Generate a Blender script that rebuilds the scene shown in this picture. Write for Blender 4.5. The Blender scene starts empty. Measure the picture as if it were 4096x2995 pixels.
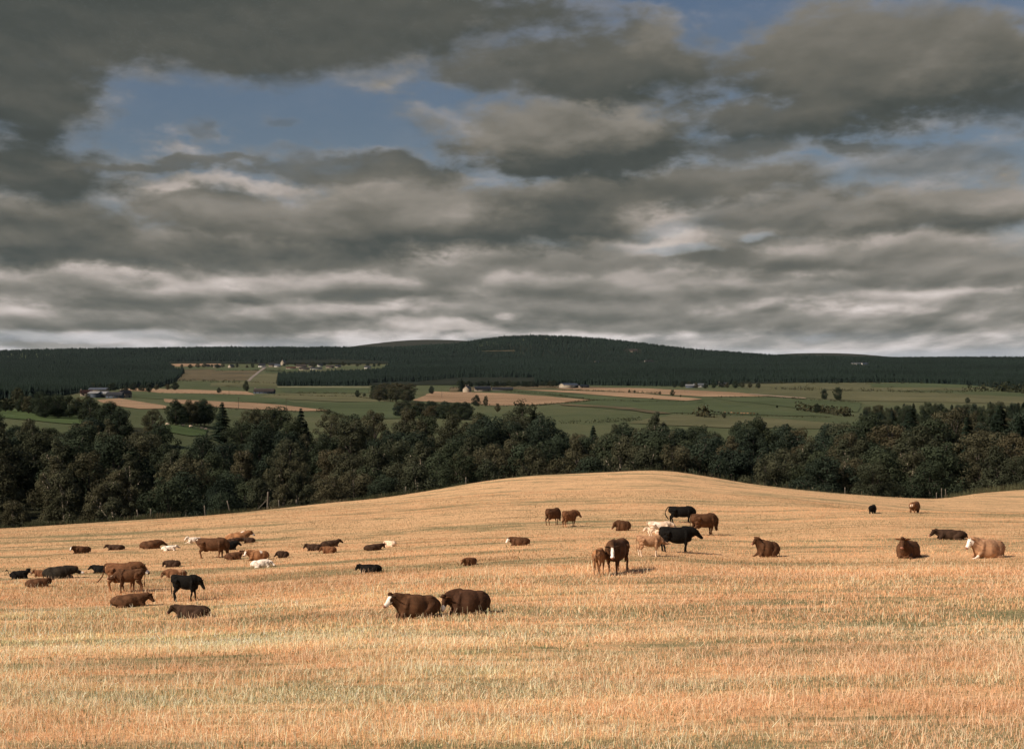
import bpy, math, random
import numpy as np
from mathutils import Vector, Matrix
random.seed(7); RNG = np.random.default_rng(7)
SC = bpy.context.scene; COL = SC.collection
R = math.radians
F, CX, CY = 5948.0, 2048.0, 1497.5          # focal length and centre of the photograph, in its own pixels

# ------------------------------------------------------------------ helpers
def tag(o, label=None, cat=None, group=None, kind=None):
    if label: o['label'] = label
    if cat: o['category'] = cat
    if group: o['group'] = group
    if kind: o['kind'] = kind
    return o

def mesh_np(name, verts, faces, mat=None, smooth=False, col=None):
    """verts (n,3); faces: array (m,k) or list of such arrays; col: (n,3) vertex colours"""
    me = bpy.data.meshes.new(name)
    verts = np.asarray(verts, dtype=np.float32)
    fl = faces if isinstance(faces, list) else [faces]
    fl = [np.asarray(f, dtype=np.int32) for f in fl if len(f)]
    loops = np.concatenate([f.ravel() for f in fl])
    tot = np.concatenate([np.full(len(f), f.shape[1], np.int32) for f in fl])
    start = np.concatenate([[0], np.cumsum(tot)[:-1]]).astype(np.int32)
    me.vertices.add(len(verts)); me.vertices.foreach_set('co', verts.ravel())
    me.loops.add(len(loops)); me.loops.foreach_set('vertex_index', loops)
    me.polygons.add(len(tot)); me.polygons.foreach_set('loop_start', start)
    me.polygons.foreach_set('loop_total', tot)
    if smooth: me.polygons.foreach_set('use_smooth', np.ones(len(tot), bool))
    if col is not None:
        a = me.color_attributes.new('Col', 'FLOAT_COLOR', 'POINT')
        c4 = np.ones((len(verts), 4), np.float32); c4[:, :3] = col
        a.data.foreach_set('color', c4.ravel())
    me.update(calc_edges=True); me.validate()
    if mat: me.materials.append(mat)
    return me

def obj(name, me, parent=None, loc=None):
    o = bpy.data.objects.new(name, me); COL.objects.link(o)
    if parent: o.parent = parent
    if loc is not None: o.location = loc
    return o

class NT:
    """tiny node-tree writer"""
    def __init__(s, tree): s.t = tree; s.n = tree.nodes; s.l = tree.links
    def new(s, typ, ins=None, **kw):
        n = s.n.new(typ)
        for k, v in kw.items(): setattr(n, k, v)
        for k, v in (ins or {}).items():
            if isinstance(v, bpy.types.NodeSocket): s.l.new(v, n.inputs[k])
            else: n.inputs[k].default_value = v
        return n
    def math(s, op, a, b=None, c=None, clamp=False):
        n = s.n.new('ShaderNodeMath'); n.operation = op; n.use_clamp = clamp
        for i, v in enumerate((a, b, c)):
            if v is None: continue
            if isinstance(v, bpy.types.NodeSocket): s.l.new(v, n.inputs[i])
            else: n.inputs[i].default_value = v
        return n.outputs[0]
    def noise(s, vec, scale, detail=3, rough=.5, dist=0, dim='3D'):
        n = s.new('ShaderNodeTexNoise', {'Scale': scale, 'Detail': detail, 'Roughness': rough, 'Distortion': dist}, noise_dimensions=dim)
        if vec is not None: s.l.new(vec, n.inputs['Vector'])
        return n.outputs['Fac']
    def ramp(s, fac, pts, interp='LINEAR'):
        n = s.n.new('ShaderNodeValToRGB'); s.l.new(fac, n.inputs[0])
        cr = n.color_ramp; cr.interpolation = interp
        while len(cr.elements) < len(pts): cr.elements.new(.5)
        for e, (p, c) in zip(cr.elements, pts):
            e.position = p; e.color = (*c, 1) if len(c) == 3 else c
        return n.outputs[0]
    def mix(s, fac, a, b, blend='MIX'):
        n = s.n.new('ShaderNodeMix'); n.data_type = 'RGBA'; n.blend_type = blend
        for i, v in ((0, fac), (6, a), (7, b)):
            if isinstance(v, bpy.types.NodeSocket): s.l.new(v, n.inputs[i])
            else: n.inputs[i].default_value = (*v, 1) if i and len(v) == 3 else v
        return n.outputs[2]
    def smooth(s, v, a, b, lo=0., hi=1.):
        n = s.new('ShaderNodeMapRange', {0: v, 1: a, 2: b, 3: lo, 4: hi}, interpolation_type='SMOOTHSTEP')
        return n.outputs[0]

def material(name, rough=.9, spec=.15):
    m = bpy.data.materials.new(name); m.use_nodes = True
    t = NT(m.node_tree); b = m.node_tree.nodes['Principled BSDF']
    b.inputs['Roughness'].default_value = rough
    b.inputs['Specular IOR Level'].default_value = spec
    return m, t, b

def plain(name, colr, rough=.9, var=.25, scale=3., spec=.15):
    m, t, b = material(name, rough, spec)
    tc = t.new('ShaderNodeTexCoord').outputs['Object']
    n = t.noise(tc, scale, 4, .6)
    c0 = tuple(x * (1 - var) for x in colr); c1 = tuple(min(1, x * (1 + var)) for x in colr)
    t.l.new(t.ramp(n, [(.3, c0), (.7, c1)]), b.inputs['Base Color'])
    return m

# ------------------------------------------------------------------ terrain height field
UK = [-800, 0, 500, 1000, 1500, 2000, 2600, 3000, 3500, 4096, 4900]
U = np.arange(-2600, 6701, 50.0)
def row(ks, vs): return np.interp(U, ks, vs)
def sm(a, w=3):
    k = np.hanning(2 * w + 1 + 2)[1:-1]; k /= k.sum()
    return np.convolve(np.pad(a, (w, w), 'edge'), k, 'valid')
def zy(Y, y): return -(y - CY) * Y / F
LV = []                                        # levels: (Y(u), Z(u))
def lv_y(Y, y, w=3):
    Y = sm(Y + 0 * U, w); LV.append((Y, zy(Y, sm(y, w))))
LV.append((0 * U - 400, 0 * U + 4.0))
LV.append((0 * U - 60, 0 * U - 2.6))
LV.append((0 * U, 0 * U - 5.6))
lv_y(31, row(UK, [3010, 3005, 3000, 2995, 2995, 2995, 2990, 2985, 2980, 2975, 2975]))
lv_y(57, row(UK, [2515, 2508, 2504, 2480, 2447, 2436, 2426, 2415, 2405, 2400, 2395]))
lv_y(82, row(UK, [2325, 2316, 2306, 2285, 2251, 2219, 2199, 2229, 2228, 2222, 2215]))
lv_y(110, row(UK, [2225, 2205, 2185, 2165, 2140, 2110, 2094, 2098, 2078, 2086, 2080]))
lv_y(row([3000, 3500, 4096], [128, 119, 125]), row(UK, [2165, 2152, 2133, 2099, 2073, 2036, 2022, 2031, 2046, 2053, 2052]), 2)
Y6 = row(UK, [140, 140, 140, 145, 148, 150, 155, 155, 134, 142, 145])
z6 = row(UK, [-15.1, -14.9, -14.4, -13.6, -12.95, -11.9, -11.55, -12.45, -12.45, -13.7, -13.7])
LV.append((sm(Y6, 2), sm(z6, 2)))
YC = row(UK, [150, 150, 152, 160, 168, 176, 186, 190, 190, 235, 240])
yc = row([-800, 0, 500, 800, 1000, 1300, 1500, 1700, 1900, 2000, 2140, 2350, 2600, 2700, 2850, 3000, 3200, 3400, 3600, 3770, 3900, 4096, 4900],
         [2150, 2114, 2082, 2064, 2047, 2012, 1995, 1965, 1930, 1915, 1901, 1892, 1880, 1885, 1908, 1935, 1960, 1978, 1992, 1999, 1975, 1958, 1940])
YC = sm(YC, 3); ZC = zy(YC, sm(yc, 1)); LV.append((YC, ZC))
LV.append((YC + 13, ZC - 2.4)); LV.append((YC + 50, ZC - 10.5))
LV.append((0 * U + 320, row([0, 600, 1000, 4096], [-29, -29, -29, -30])))
LV.append((0 * U + 430, row([-400, 0, 300, 650, 850, 1100, 4096], [-14.6, -15.5, -16.2, -17.5, -20, -28.5, -30])))
lv_y(560, row([0, 300, 700, 1000, 1300, 4096], [1636, 1652, 1690, 1760, 1765, 1765]))
lv_y(750, row([0, 700, 1100, 2000, 4096], [1618, 1640, 1690, 1700, 1700]))
lv_y(1000, row([0, 700, 1100, 2000, 4096], [1603, 1620, 1645, 1650, 1648]))
lv_y(1300, row([0, 700, 1300, 2000, 4096], [1583, 1590, 1602, 1606, 1600]))
lv_y(1700, row([0, 700, 1300, 2000, 2600, 4096], [1560, 1560, 1566, 1565, 1560, 1560]))
lv_y(2200, row([0, 700, 1300, 2000, 4096], [1530, 1532, 1538, 1535, 1530]))
lv_y(3000, row([0, 700, 1300, 2000, 4096], [1488, 1492, 1494, 1486, 1492]))
lv_y(4000, row([0, 700, 1100, 1300, 1700, 2000, 2400, 2700, 3000, 4096], [1448, 1448, 1450, 1452, 1450, 1442, 1446, 1452, 1456, 1458]))
rx = [-800, 0, 250, 480, 800, 1100, 1400, 1600, 1850, 1900, 2000, 2150, 2300, 2450, 2600, 2800, 3000, 3070, 3500, 4096, 4900]
ry = [1412, 1402, 1394, 1390, 1387, 1385, 1386, 1387, 1372, 1358, 1344, 1338, 1342, 1356, 1374, 1399, 1412, 1420, 1426, 1427, 1430]
RIDGE = sm(row(rx, ry), 1)
TREEPX = 15.0
lv_y(5200, RIDGE + TREEPX - 2, 1)
lv_y(6000, RIDGE + TREEPX + 12, 2)
lv_y(7600, row([0, 1250, 1390, 1480, 1590, 1680, 1800, 1870, 2000, 3000, 3080, 3200, 3330, 3450, 3560, 4096], [1440, 1425, 1388, 1377, 1364, 1359, 1361, 1364, 1380, 1440, 1419, 1413, 1412, 1417, 1428, 1450]), 1)
LV.append((0 * U + 9500, 0 * U - 40))
LY = np.array([l[0] for l in LV]); LZ = np.array([l[1] for l in LV])
# dense table, monotone cubic along Y
TY = np.concatenate([np.linspace(-400, 20, 43)[:-1], 20 * np.exp(np.linspace(0, math.log(9500 / 20), 900))])
def pchip(x, y, q):
    h = np.diff(x); d = np.diff(y) / h
    m = np.zeros_like(y); m[0], m[-1] = d[0], d[-1]
    for i in range(1, len(x) - 1):
        if d[i - 1] * d[i] > 0:
            w1, w2 = 2 * h[i] + h[i - 1], h[i] + 2 * h[i - 1]
            m[i] = (w1 + w2) / (w1 / d[i - 1] + w2 / d[i])
    k = np.clip(np.searchsorted(x, q) - 1, 0, len(h) - 1); t = (q - x[k]) / h[k]
    return ((1 + 2 * t) * (1 - t) ** 2 * y[k] + t * (1 - t) ** 2 * h[k] * m[k] + t * t * (3 - 2 * t) * y[k + 1] + t * t * (t - 1) * h[k] * m[k + 1])
TZ = np.array([pchip(LY[:, i], LZ[:, i], TY) for i in range(len(U))])
TYi = np.arange(len(TY))
def height(X, Y):
    X = np.asarray(X, float); Y = np.asarray(Y, float)
    u = CX + F * X / np.maximum(Y, 14)
    ui = np.clip((u - U[0]) / 50, 0, len(U) - 1.001); i = ui.astype(int); a = ui - i
    a = a * a * (3 - 2 * a) * .35 + a * .65
    yi = np.clip(np.interp(Y, TY, TYi), 0, len(TY) - 1.001); j = yi.astype(int); b = yi - j
    z = (TZ[i, j] * (1 - b) + TZ[i, j + 1] * b) * (1 - a) + (TZ[i + 1, j] * (1 - b) + TZ[i + 1, j + 1] * b) * a
    return z
def ground(px, py, y0=None, y1=None):
    """the terrain point seen at photo pixel (px,py), searched between distances y0 and y1"""
    y0 = y0 or 22; y1 = y1 or 9000
    Y = y0 * np.exp(np.linspace(0, math.log(y1 / y0), 3000))
    X = (px - CX) / F * Y
    d = height(X, Y) + (py - CY) * Y / F          # >0 where terrain rises above the line of sight
    k = np.nonzero((d[:-1] < 0) & (d[1:] >= 0))[0]
    k = k[0] if len(k) else int(np.argmin(np.abs(d)))
    return float(X[k]), float(Y[k]), float(height(X[k], Y[k]))

# ------------------------------------------------------------------ camera
cam = bpy.data.cameras.new('camera'); cam.sensor_width = 36; cam.lens = 36 * F / 4096
cam.clip_start = .5; cam.clip_end = 30000
co = bpy.data.objects.new('camera', cam); COL.objects.link(co)
co.rotation_euler = (R(90), 0, 0); SC.camera = co

# ------------------------------------------------------------------ sun
SUN_AZ, SUN_EL = R(-116), R(41)                 # from straight ahead, negative = to the left
sd = Vector((math.sin(SUN_AZ) * math.cos(SUN_EL), math.cos(SUN_AZ) * math.cos(SUN_EL), math.sin(SUN_EL)))
sl = bpy.data.lights.new('sun', 'SUN'); sl.energy = 5.0; sl.angle = R(.6); sl.color = (1, .86, .72)
so = bpy.data.objects.new('sun', sl); COL.objects.link(so); so.rotation_euler = sd.to_track_quat('Z', 'Y').to_euler()
SC.view_settings.view_transform = 'Standard'; SC.view_settings.look = 'None'
SC.cycles.use_adaptive_sampling = True; SC.cycles.adaptive_threshold = .015; SC.cycles.adaptive_min_samples = 8
SC.cycles.max_bounces = 5; SC.cycles.diffuse_bounces = 2; SC.cycles.glossy_bounces = 1; SC.cycles.transmission_bounces = 2
SC.view_settings.exposure = .3; SC.view_settings.gamma = 1

# ------------------------------------------------------------------ ground sheet
def build_ground():
    s = np.linspace(-1, 1, 620); s = np.sign(s) * np.abs(s) ** 1.15
    ys = np.concatenate([np.linspace(-380, 0, 12), np.linspace(6, 26, 10), np.linspace(27, 260, 240), 260 * np.exp(np.linspace(0.01, math.log(9400 / 260), 420))])
    S, Y = np.meshgrid(s, ys); X = S * (np.maximum(Y, 0) * .62 + 60)
    Z = height(X, Y)
    V = np.stack([X, Y, Z], -1).reshape(-1, 3)
    n, m = len(ys), len(s)
    i = (np.arange(n - 1)[:, None] * m + np.arange(m - 1)).ravel()
    return V, np.stack([i, i + 1, i + m + 1, i + m], -1)

def ground_mat():
    m, t, b = material('ground_earth', .95, .05)
    p = t.new('ShaderNodeNewGeometry').outputs['Position']
    sx = t.new('ShaderNodeSeparateXYZ', {0: p}); Y = sx.outputs[1]
    def mp(sc, rot=(0, 0, 0)): return t.new('ShaderNodeMapping', {0: p, 2: rot, 3: sc}).outputs[0]
    msk = t.new('ShaderNodeSeparateColor', {0: t.new('ShaderNodeVertexColor', layer_name='Col').outputs[0]}).outputs
    # stubble ground: straw litter, green between the rows, rows run across the hill
    rows = t.noise(mp((.020, .24, 0), (0, 0, R(3))), 1, 5, .62)
    rows2 = t.noise(mp((.10, 1.1, 0), (0, 0, R(6))), 1, 4, .6)
    patch = t.noise(mp((.25, .5, 0)), 1, 5, .65, .6)
    grain = t.noise(mp((5, 5, 5)), 1, 5, .75)
    grain2 = t.noise(mp((1.1, 2.2, 1)), 1, 5, .7)
    straw = t.ramp(t.math('ADD', t.math('MULTIPLY', grain, .55), t.math('MULTIPLY', grain2, .45)), [(.3, (.30, .18, .095)), (.5, (.58, .36, .19)), (.72, (.80, .52, .30))])
    green = t.ramp(grain, [(.3, (.10, .11, .055)), (.7, (.24, .22, .115))])
    nearf = t.smooth(Y, 45, 95, .07, 0)
    g = t.math('ADD', t.math('ADD', t.math('MULTIPLY', rows, .58), t.math('MULTIPLY', rows2, .26)), t.math('ADD', t.math('MULTIPLY', patch, .36), nearf))
    lines = t.noise(mp((.012, .62, 0), (0, 0, R(-4))), 1, 4, .7)
    gf = t.math('MAXIMUM', t.smooth(g, .585, .70, 0, .85), t.math('MULTIPLY', t.smooth(lines, .53, .66), t.smooth(Y, 60, 120, .1, .62)))
    near = t.mix(gf, straw, green)
    # far land: pasture
    fn = t.noise(mp((.004, .0025, 0)), 1, 5, .6, .4); fn2 = t.noise(mp((.08, .03, .05)), 1, 4, .7)
    past = t.ramp(t.math('ADD', t.math('MULTIPLY', fn, .7), t.math('MULTIPLY', fn2, .3)), [(.36, (.042, .056, .026)), (.5, (.064, .074, .037)), (.64, (.092, .090, .048))])
    moor = t.ramp(fn2, [(.35, (.018, .022, .017)), (.7, (.036, .032, .022))])
    farc = t.mix(t.smooth(Y, 5300, 6600), past, moor)
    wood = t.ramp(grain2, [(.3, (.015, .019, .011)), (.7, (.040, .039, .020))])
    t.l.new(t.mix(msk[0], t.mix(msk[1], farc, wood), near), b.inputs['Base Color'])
    bp = t.new('ShaderNodeBump', {'Height': t.math('ADD', grain, t.math('MULTIPLY', rows2, 1.5)), 'Strength': .55, 'Distance': .12})
    t.l.new(bp.outputs[0], b.inputs['Normal'])
    return m
GM = ground_mat()
V_, F_ = build_ground()
def masks(X, Y):
    u = CX + F * X / np.maximum(Y, 14); yc_ = np.interp(u, U, YC)
    fm = np.clip((yc_ + 1.2 - Y) / .8, 0, 1)
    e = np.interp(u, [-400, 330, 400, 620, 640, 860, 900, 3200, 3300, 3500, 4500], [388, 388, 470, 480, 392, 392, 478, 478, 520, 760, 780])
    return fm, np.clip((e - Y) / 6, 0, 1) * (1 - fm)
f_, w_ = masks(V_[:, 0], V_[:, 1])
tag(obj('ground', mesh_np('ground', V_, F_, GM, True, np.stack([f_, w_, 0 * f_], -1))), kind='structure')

def in_crest(X, Y):
    """1 inside the near stubble field"""
    u = CX + F * X / np.maximum(Y, 14)
    return Y < np.interp(u, U, YC)
# ------------------------------------------------------------------ sky (world): Nishita air + banks of cloud placed by direction
WS = .1
def build_sky():
    w = bpy.data.worlds.new('World'); SC.world = w; w.use_nodes = True
    t = NT(w.node_tree); t.n.clear(); M = t.math
    sky = t.new('ShaderNodeTexSky', sky_type='NISHITA', sun_disc=False, sun_elevation=SUN_EL, sun_rotation=SUN_AZ % (2 * math.pi), air_density=1.2, dust_density=1.5, ozone_density=1.5)
    d = t.new('ShaderNodeTexCoord').outputs['Generated']
    s = t.new('ShaderNodeSeparateXYZ', {0: d}); x, y, z = s.outputs
    az = M('ARCTAN2', x, y)
    hor = M('SQRT', M('ADD', M('MULTIPLY', x, x), M('MULTIPLY', y, y)))
    v = M('MAXIMUM', M('DIVIDE', z, M('MAXIMUM', hor, .02)), 0.0)
    q = M('ADD', v, .15)
    P = t.new('ShaderNodeCombineXYZ', {0: M('DIVIDE', az, q), 1: M('DIVIDE', .62, q), 2: 0}).outputs[0]
    q2 = M('ADD', q, .008)
    P2 = t.new('ShaderNodeCombineXYZ', {0: M('DIVIDE', az, q2), 1: M('DIVIDE', .62, q2), 2: 0}).outputs[0]
    A = t.new('ShaderNodeCombineXYZ', {0: az, 1: M('MULTIPLY', v, 2.0), 2: 0}).outputs[0]
    n_big = t.noise(P, 3.2, 5, .48, .1, '2D'); n_up = t.noise(P2, 3.2, 5, .48, .1, '2D')
    n_fine = t.noise(A, 32, 6, .62, .1, '2D'); n_mid = t.noise(A, 9, 4, .55, .2, '2D')
    wn = t.new('ShaderNodeTexNoise', {'Vector': A, 'Scale': 10, 'Detail': 5, 'Roughness': .6}, noise_dimensions='2D')
    wv = t.new('ShaderNodeVectorMath', {0: wn.outputs['Color'], 1: (.5, .5, .5)}, operation='SUBTRACT').outputs[0]
    wamp = t.smooth(v, 0, .2, .25, 1)
    wv = t.new('ShaderNodeVectorMath', {0: wv, 1: t.new('ShaderNodeCombineXYZ', {0: M('MULTIPLY', wamp, .11), 1: M('MULTIPLY', wamp, .05), 2: 0.0}).outputs[0]}, operation='MULTIPLY').outputs[0]
    Q = t.new('ShaderNodeVectorMath', {0: t.new('ShaderNodeCombineXYZ', {0: az, 1: v, 2: 0}).outputs[0], 1: wv}, operation='ADD').outputs[0]
    edge_n = M('ADD', M('MULTIPLY', M('SUBTRACT', n_fine, .5), .72), M('MULTIPLY', M('SUBTRACT', n_mid, .5), .55))
    lum_n = M('ADD', M('MULTIPLY', M('SUBTRACT', n_mid, .5), 1.0), M('MULTIPLY', M('SUBTRACT', n_fine, .5), .34))
    # low field of clouds towards the horizon
    dens = M('ADD', M('ADD', M('MULTIPLY', n_big, .8), M('MULTIPLY', n_fine, .35)), t.smooth(v, .045, .11, .34, -.05))
    cov = M('MULTIPLY', t.smooth(dens, .52, .80), t.smooth(v, .004, .036, .12, 1))
    rel = M('MULTIPLY', M('SUBTRACT', n_big, n_up), t.smooth(v, .02, .13, 1.35, 1.35))
    B = M('ADD', M('ADD', t.smooth(v, .0, .10, .70, .50), rel), M('MULTIPLY', M('SUBTRACT', n_fine, .5), .18))
    state = t.new('ShaderNodeCombineXYZ', {0: B, 1: cov, 2: 0}).outputs[0]
    for (px, py, rx, ry, top, bot, soft, op) in CLOUDS:
        a0 = math.atan((px - CX) / F); v0 = (CY - py) / F * math.cos(a0); sx, sy = F / rx, F / ry
        Qi = t.new('ShaderNodeVectorMath', {0: state, 1: (0, 0, 1), 2: Q}, operation='MULTIPLY_ADD').outputs[0]   # ordered after the previous bank
        p = t.new('ShaderNodeVectorMath', {0: Qi, 1: (sx, sy, 0), 2: (-a0 * sx, -v0 * sy, 0)}, operation='MULTIPLY_ADD').outputs[0]
        ln = t.new('ShaderNodeVectorMath', {0: p}, operation='LENGTH').outputs['Value']
        dd = M('ADD', ln, edge_n)
        al = t.smooth(dd, 1.0 - soft, 1.0 + soft * .5, op, 0.0)
        py_ = t.new('ShaderNodeSeparateXYZ', {0: p}).outputs[1]
        bi = t.smooth(M('ADD', py_, lum_n), -.75, .55, bot, top)
        tgt = t.new('ShaderNodeCombineXYZ', {0: bi, 1: 1.0, 2: 0}).outputs[0]
        n = t.new('ShaderNodeMix', {0: al, 4: state, 5: tgt}, data_type='VECTOR'); state = n.outputs[1]
    # gaps where the sky stays open
    for (px, py, rx, ry, op) in GAPS:
        a0 = math.atan((px - CX) / F); v0 = (CY - py) / F * math.cos(a0); sx, sy = F / rx, F / ry
        Qi = t.new('ShaderNodeVectorMath', {0: state, 1: (0, 0, 1), 2: Q}, operation='MULTIPLY_ADD').outputs[0]   # ordered after the previous bank
        p = t.new('ShaderNodeVectorMath', {0: Qi, 1: (sx, sy, 0), 2: (-a0 * sx, -v0 * sy, 0)}, operation='MULTIPLY_ADD').outputs[0]
        ln = t.new('ShaderNodeVectorMath', {0: p}, operation='LENGTH').outputs['Value']
        al = t.smooth(M('ADD', ln, M('MULTIPLY', edge_n, 1.3)), .35, 1.2, op, 0.0)
        k = t.new('ShaderNodeCombineXYZ', {0: 1.0, 1: M('SUBTRACT', 1.0, al), 2: 1.0}).outputs[0]
        state = t.new('ShaderNodeVectorMath', {0: state, 1: k}, operation='MULTIPLY').outputs[0]
    so_ = t.new('ShaderNodeSeparateXYZ', {0: state}).outputs; B, cov = so_[0], so_[1]
    B = M('ADD', B, M('MULTIPLY', rel, .32))
    B = M('ADD', B, t.smooth(cov, .25, 1.0, .10, 0))
    cc = t.ramp(B, [(0, (.036, .044, .043)), (.2, (.060, .067, .061)), (.4, (.118, .115, .098)), (.6, (.212, .197, .170)), (.8, (.38, .335, .30)), (1, (.54, .48, .44))])
    hv = t.smooth(v, 0.0, .17, 1, 0)
    skyc = t.mix(1.0, sky.outputs[0], t.mix(hv, (.37, .375, .42), (.66, .63, .74)), 'MULTIPLY')
    veil = M('MULTIPLY', t.smooth(M('ADD', M('MULTIPLY', n_mid, .6), M('MULTIPLY', n_fine, .4)), .44, .74, .04, .42), t.smooth(v, .07, .2, 1, .4))
    skyc = t.mix(veil, skyc, t.mix(hv, (.185 / WS, .20 / WS, .225 / WS), (.42 / WS, .43 / WS, .45 / WS)))
    skyc = t.mix(t.smooth(v, 0.012, .075, .85, 0), skyc, (.46 / WS, .475 / WS, .51 / WS))
    cc = t.mix(1.0, cc, t.mix(t.smooth(v, .02, .12), (1.07, 1.09, 1.13), (1.01, 1.0, 1.0)), 'MULTIPLY')
    ccs = t.mix(1.0, cc, (1 / WS, 1 / WS, 1 / WS), 'MULTIPLY')
    out = t.mix(cov, skyc, ccs)
    bg = t.new('ShaderNodeBackground', {'Color': out, 'Strength': WS})
    w.cycles.sampling_method = 'MANUAL'; w.cycles.sample_map_resolution = 256
    t.new('ShaderNodeOutputWorld', {'Surface': bg.outputs[0]})
# px, py, rx, ry, brightness at the top, at the base, softness, opacity -- farthest first
CLOUDS = [
    (700, 1352, 420, 20, .62, .50, .7, .75), (180, 1392, 300, 16, .62, .55, .7, .7), (3300, 1375, 1300, 30, .66, .55, .9, .5),
    (1600, 1292, 90, 30, .98, .82, .5, .95), (1800, 1300, 190, 32, 1.0, .86, .5, .95), (3050, 1285, 520, 42, .66, .40, .8, .85), (3800, 1300, 600, 40, .60, .46, .8, .8), (2500, 1300, 600, 36, .58, .40, .8, .8),
    (1150, 1312, 460, 36, .42, .36, .7, .95), (350, 1290, 560, 46, .58, .36, .6, .95), (60, 1258, 170, 44, .88, .50, .7, .9),
    (1150, 1252, 600, 50, .82, .40, .7, .9), (1900, 1232, 230, 40, .62, .42, .7, .9), (2500, 1228, 640, 62, .52, .38, .7, .9), (3600, 1200, 420, 46, .88, .44, .7, .9), (4050, 1235, 300, 44, .55, .45, .7, .8),
    (500, 1180, 560, 70, .84, .38, .55, .92), (1350, 1150, 560, 80, .84, .38, .55, .92), (2350, 1130, 700, 90, .78, .42, .55, .95), (3350, 1120, 240, 44, .95, .5, .6, .9), (3750, 1120, 520, 60, .66, .42, .6, .92), (2950, 1170, 560, 44, .74, .42, .7, .9),
    (250, 1110, 420, 74, .84, .42, .55, .95), (1150, 1050, 700, 70, .50, .36, .6, .95), (1780, 1060, 300, 90, .88, .44, .5, .95), (2250, 1040, 560, 62, .60, .44, .5, .95),
    (250, 960, 640, 120, .60, .22, .42, 1), (3500, 1010, 900, 110, .74, .34, .45, .97), (3690, 985, 280, 90, .66, .42, .45, .95), (3900, 1090, 500, 60, .56, .40, .6, .9), (2880, 990, 220, 90, .46, .32, .5, .95),
    (1050, 960, 760, 120, .58, .28, .45, 1), (3150, 880, 520, 110, .52, .34, .5, .96), (3800, 830, 620, 110, .64, .24, .45, .98), (3420, 790, 250, 60, .62, .44, .6, .8),
    (980, 748, 330, 38, .92, .80, .7, .85), (640, 790, 200, 90, .80, .46, .6, .95), (1850, 700, 260, 30, .80, .7, .6, .8),
    (1750, 860, 1020, 150, .66, .19, .38, 1), (1500, 690, 560, 66, .27, .40, .5, .95), (820, 800, 260, 36, .34, .4, .7, .85), (1100, 870, 560, 75, .52, .36, .6, .9), (1880, 775, 420, 66, .60, .5, .9, .75), (2350, 800, 420, 110, .46, .24, .5, 1),
    (2640, 860, 220, 60, .95, .85, 1.0, .85), (2780, 925, 180, 36, 1.05, .95, 1.0, .85), (2640, 965, 320, 40, 1.05, 1.0, 1.0, .85), (3050, 925, 120, 26, .85, .75, 1.0, .6), (3050, 755, 260, 20, .8, .7, 1.0, .6), (2820, 740, 520, 100, .40, .30, .5, .97), (3000, 590, 260, 60, .30, .34, .6, .9), (3480, 600, 220, 40, .26, .28, .6, .85), (3700, 660, 330, 60, .36, .36, .8, .7),
    (130, 860, 420, 90, .48, .30, .6, .95), (180, 690, 420, 130, .24, .20, .5, 1), (620, 672, 460, 22, .34, .34, .6, .8),
    (1125, 505, 110, 30, .20, .22, .7, .9), (820, 560, 60, 60, .24, .24, .7, .75), (1170, 635, 90, 34, .30, .32, .8, .6),
    (60, 400, 380, 260, .22, .18, .45, 1), (650, 60, 1250, 270, .17, .25, .38, 1), (1650, 60, 760, 140, .24, .24, .45, 1),
    (2100, 270, 360, 130, .36, .30, .5, .95), (2500, 270, 430, 190, .30, .22, .45, 1), (2620, 170, 160, 80, .50, .34, .7, .8), (2260, 560, 530, 150, .60, .15, .34, 1), (2050, 470, 330, 80, .52, .42, .6, .9),
    (3560, 260, 760, 290, .50, .17, .34, 1), (3280, 260, 380, 170, .46, .34, .8, .8), (3700, 90, 420, 130, .46, .36, .8, .7), (3100, 480, 480, 80, .34, .22, .5, .95), (4100, 420, 420, 120, .16, .14, .7, .9),
]
GAPS = [(1150, 470, 620, 190, .6), (1500, 480, 330, 130, .8), (2740, 990, 200, 22, .6), (3060, 935, 70, 22, .6), (2700, 900, 200, 30, .35), (330, 1352, 460, 28, .5), (2900, 60, 240, 130, .9)]
build_sky()
# ------------------------------------------------------------------ cattle
def smooth_path(st, sub=4):
    st = np.asarray(st, float)
    if len(st) < 3: sub = 2
    n = len(st); out = []
    for i in range(n - 1):
        p0, p1, p2, p3 = st[max(i - 1, 0)], st[i], st[i + 1], st[min(i + 2, n - 1)]
        for k in range(sub):
            a = k / sub
            out.append(.5 * ((2 * p1) + (-p0 + p2) * a + (2 * p0 - 5 * p1 + 4 * p2 - p3) * a * a + (-p0 + 3 * p1 - 3 * p2 + p3) * a ** 3))
    out.append(st[-1]); return np.array(out)

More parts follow.
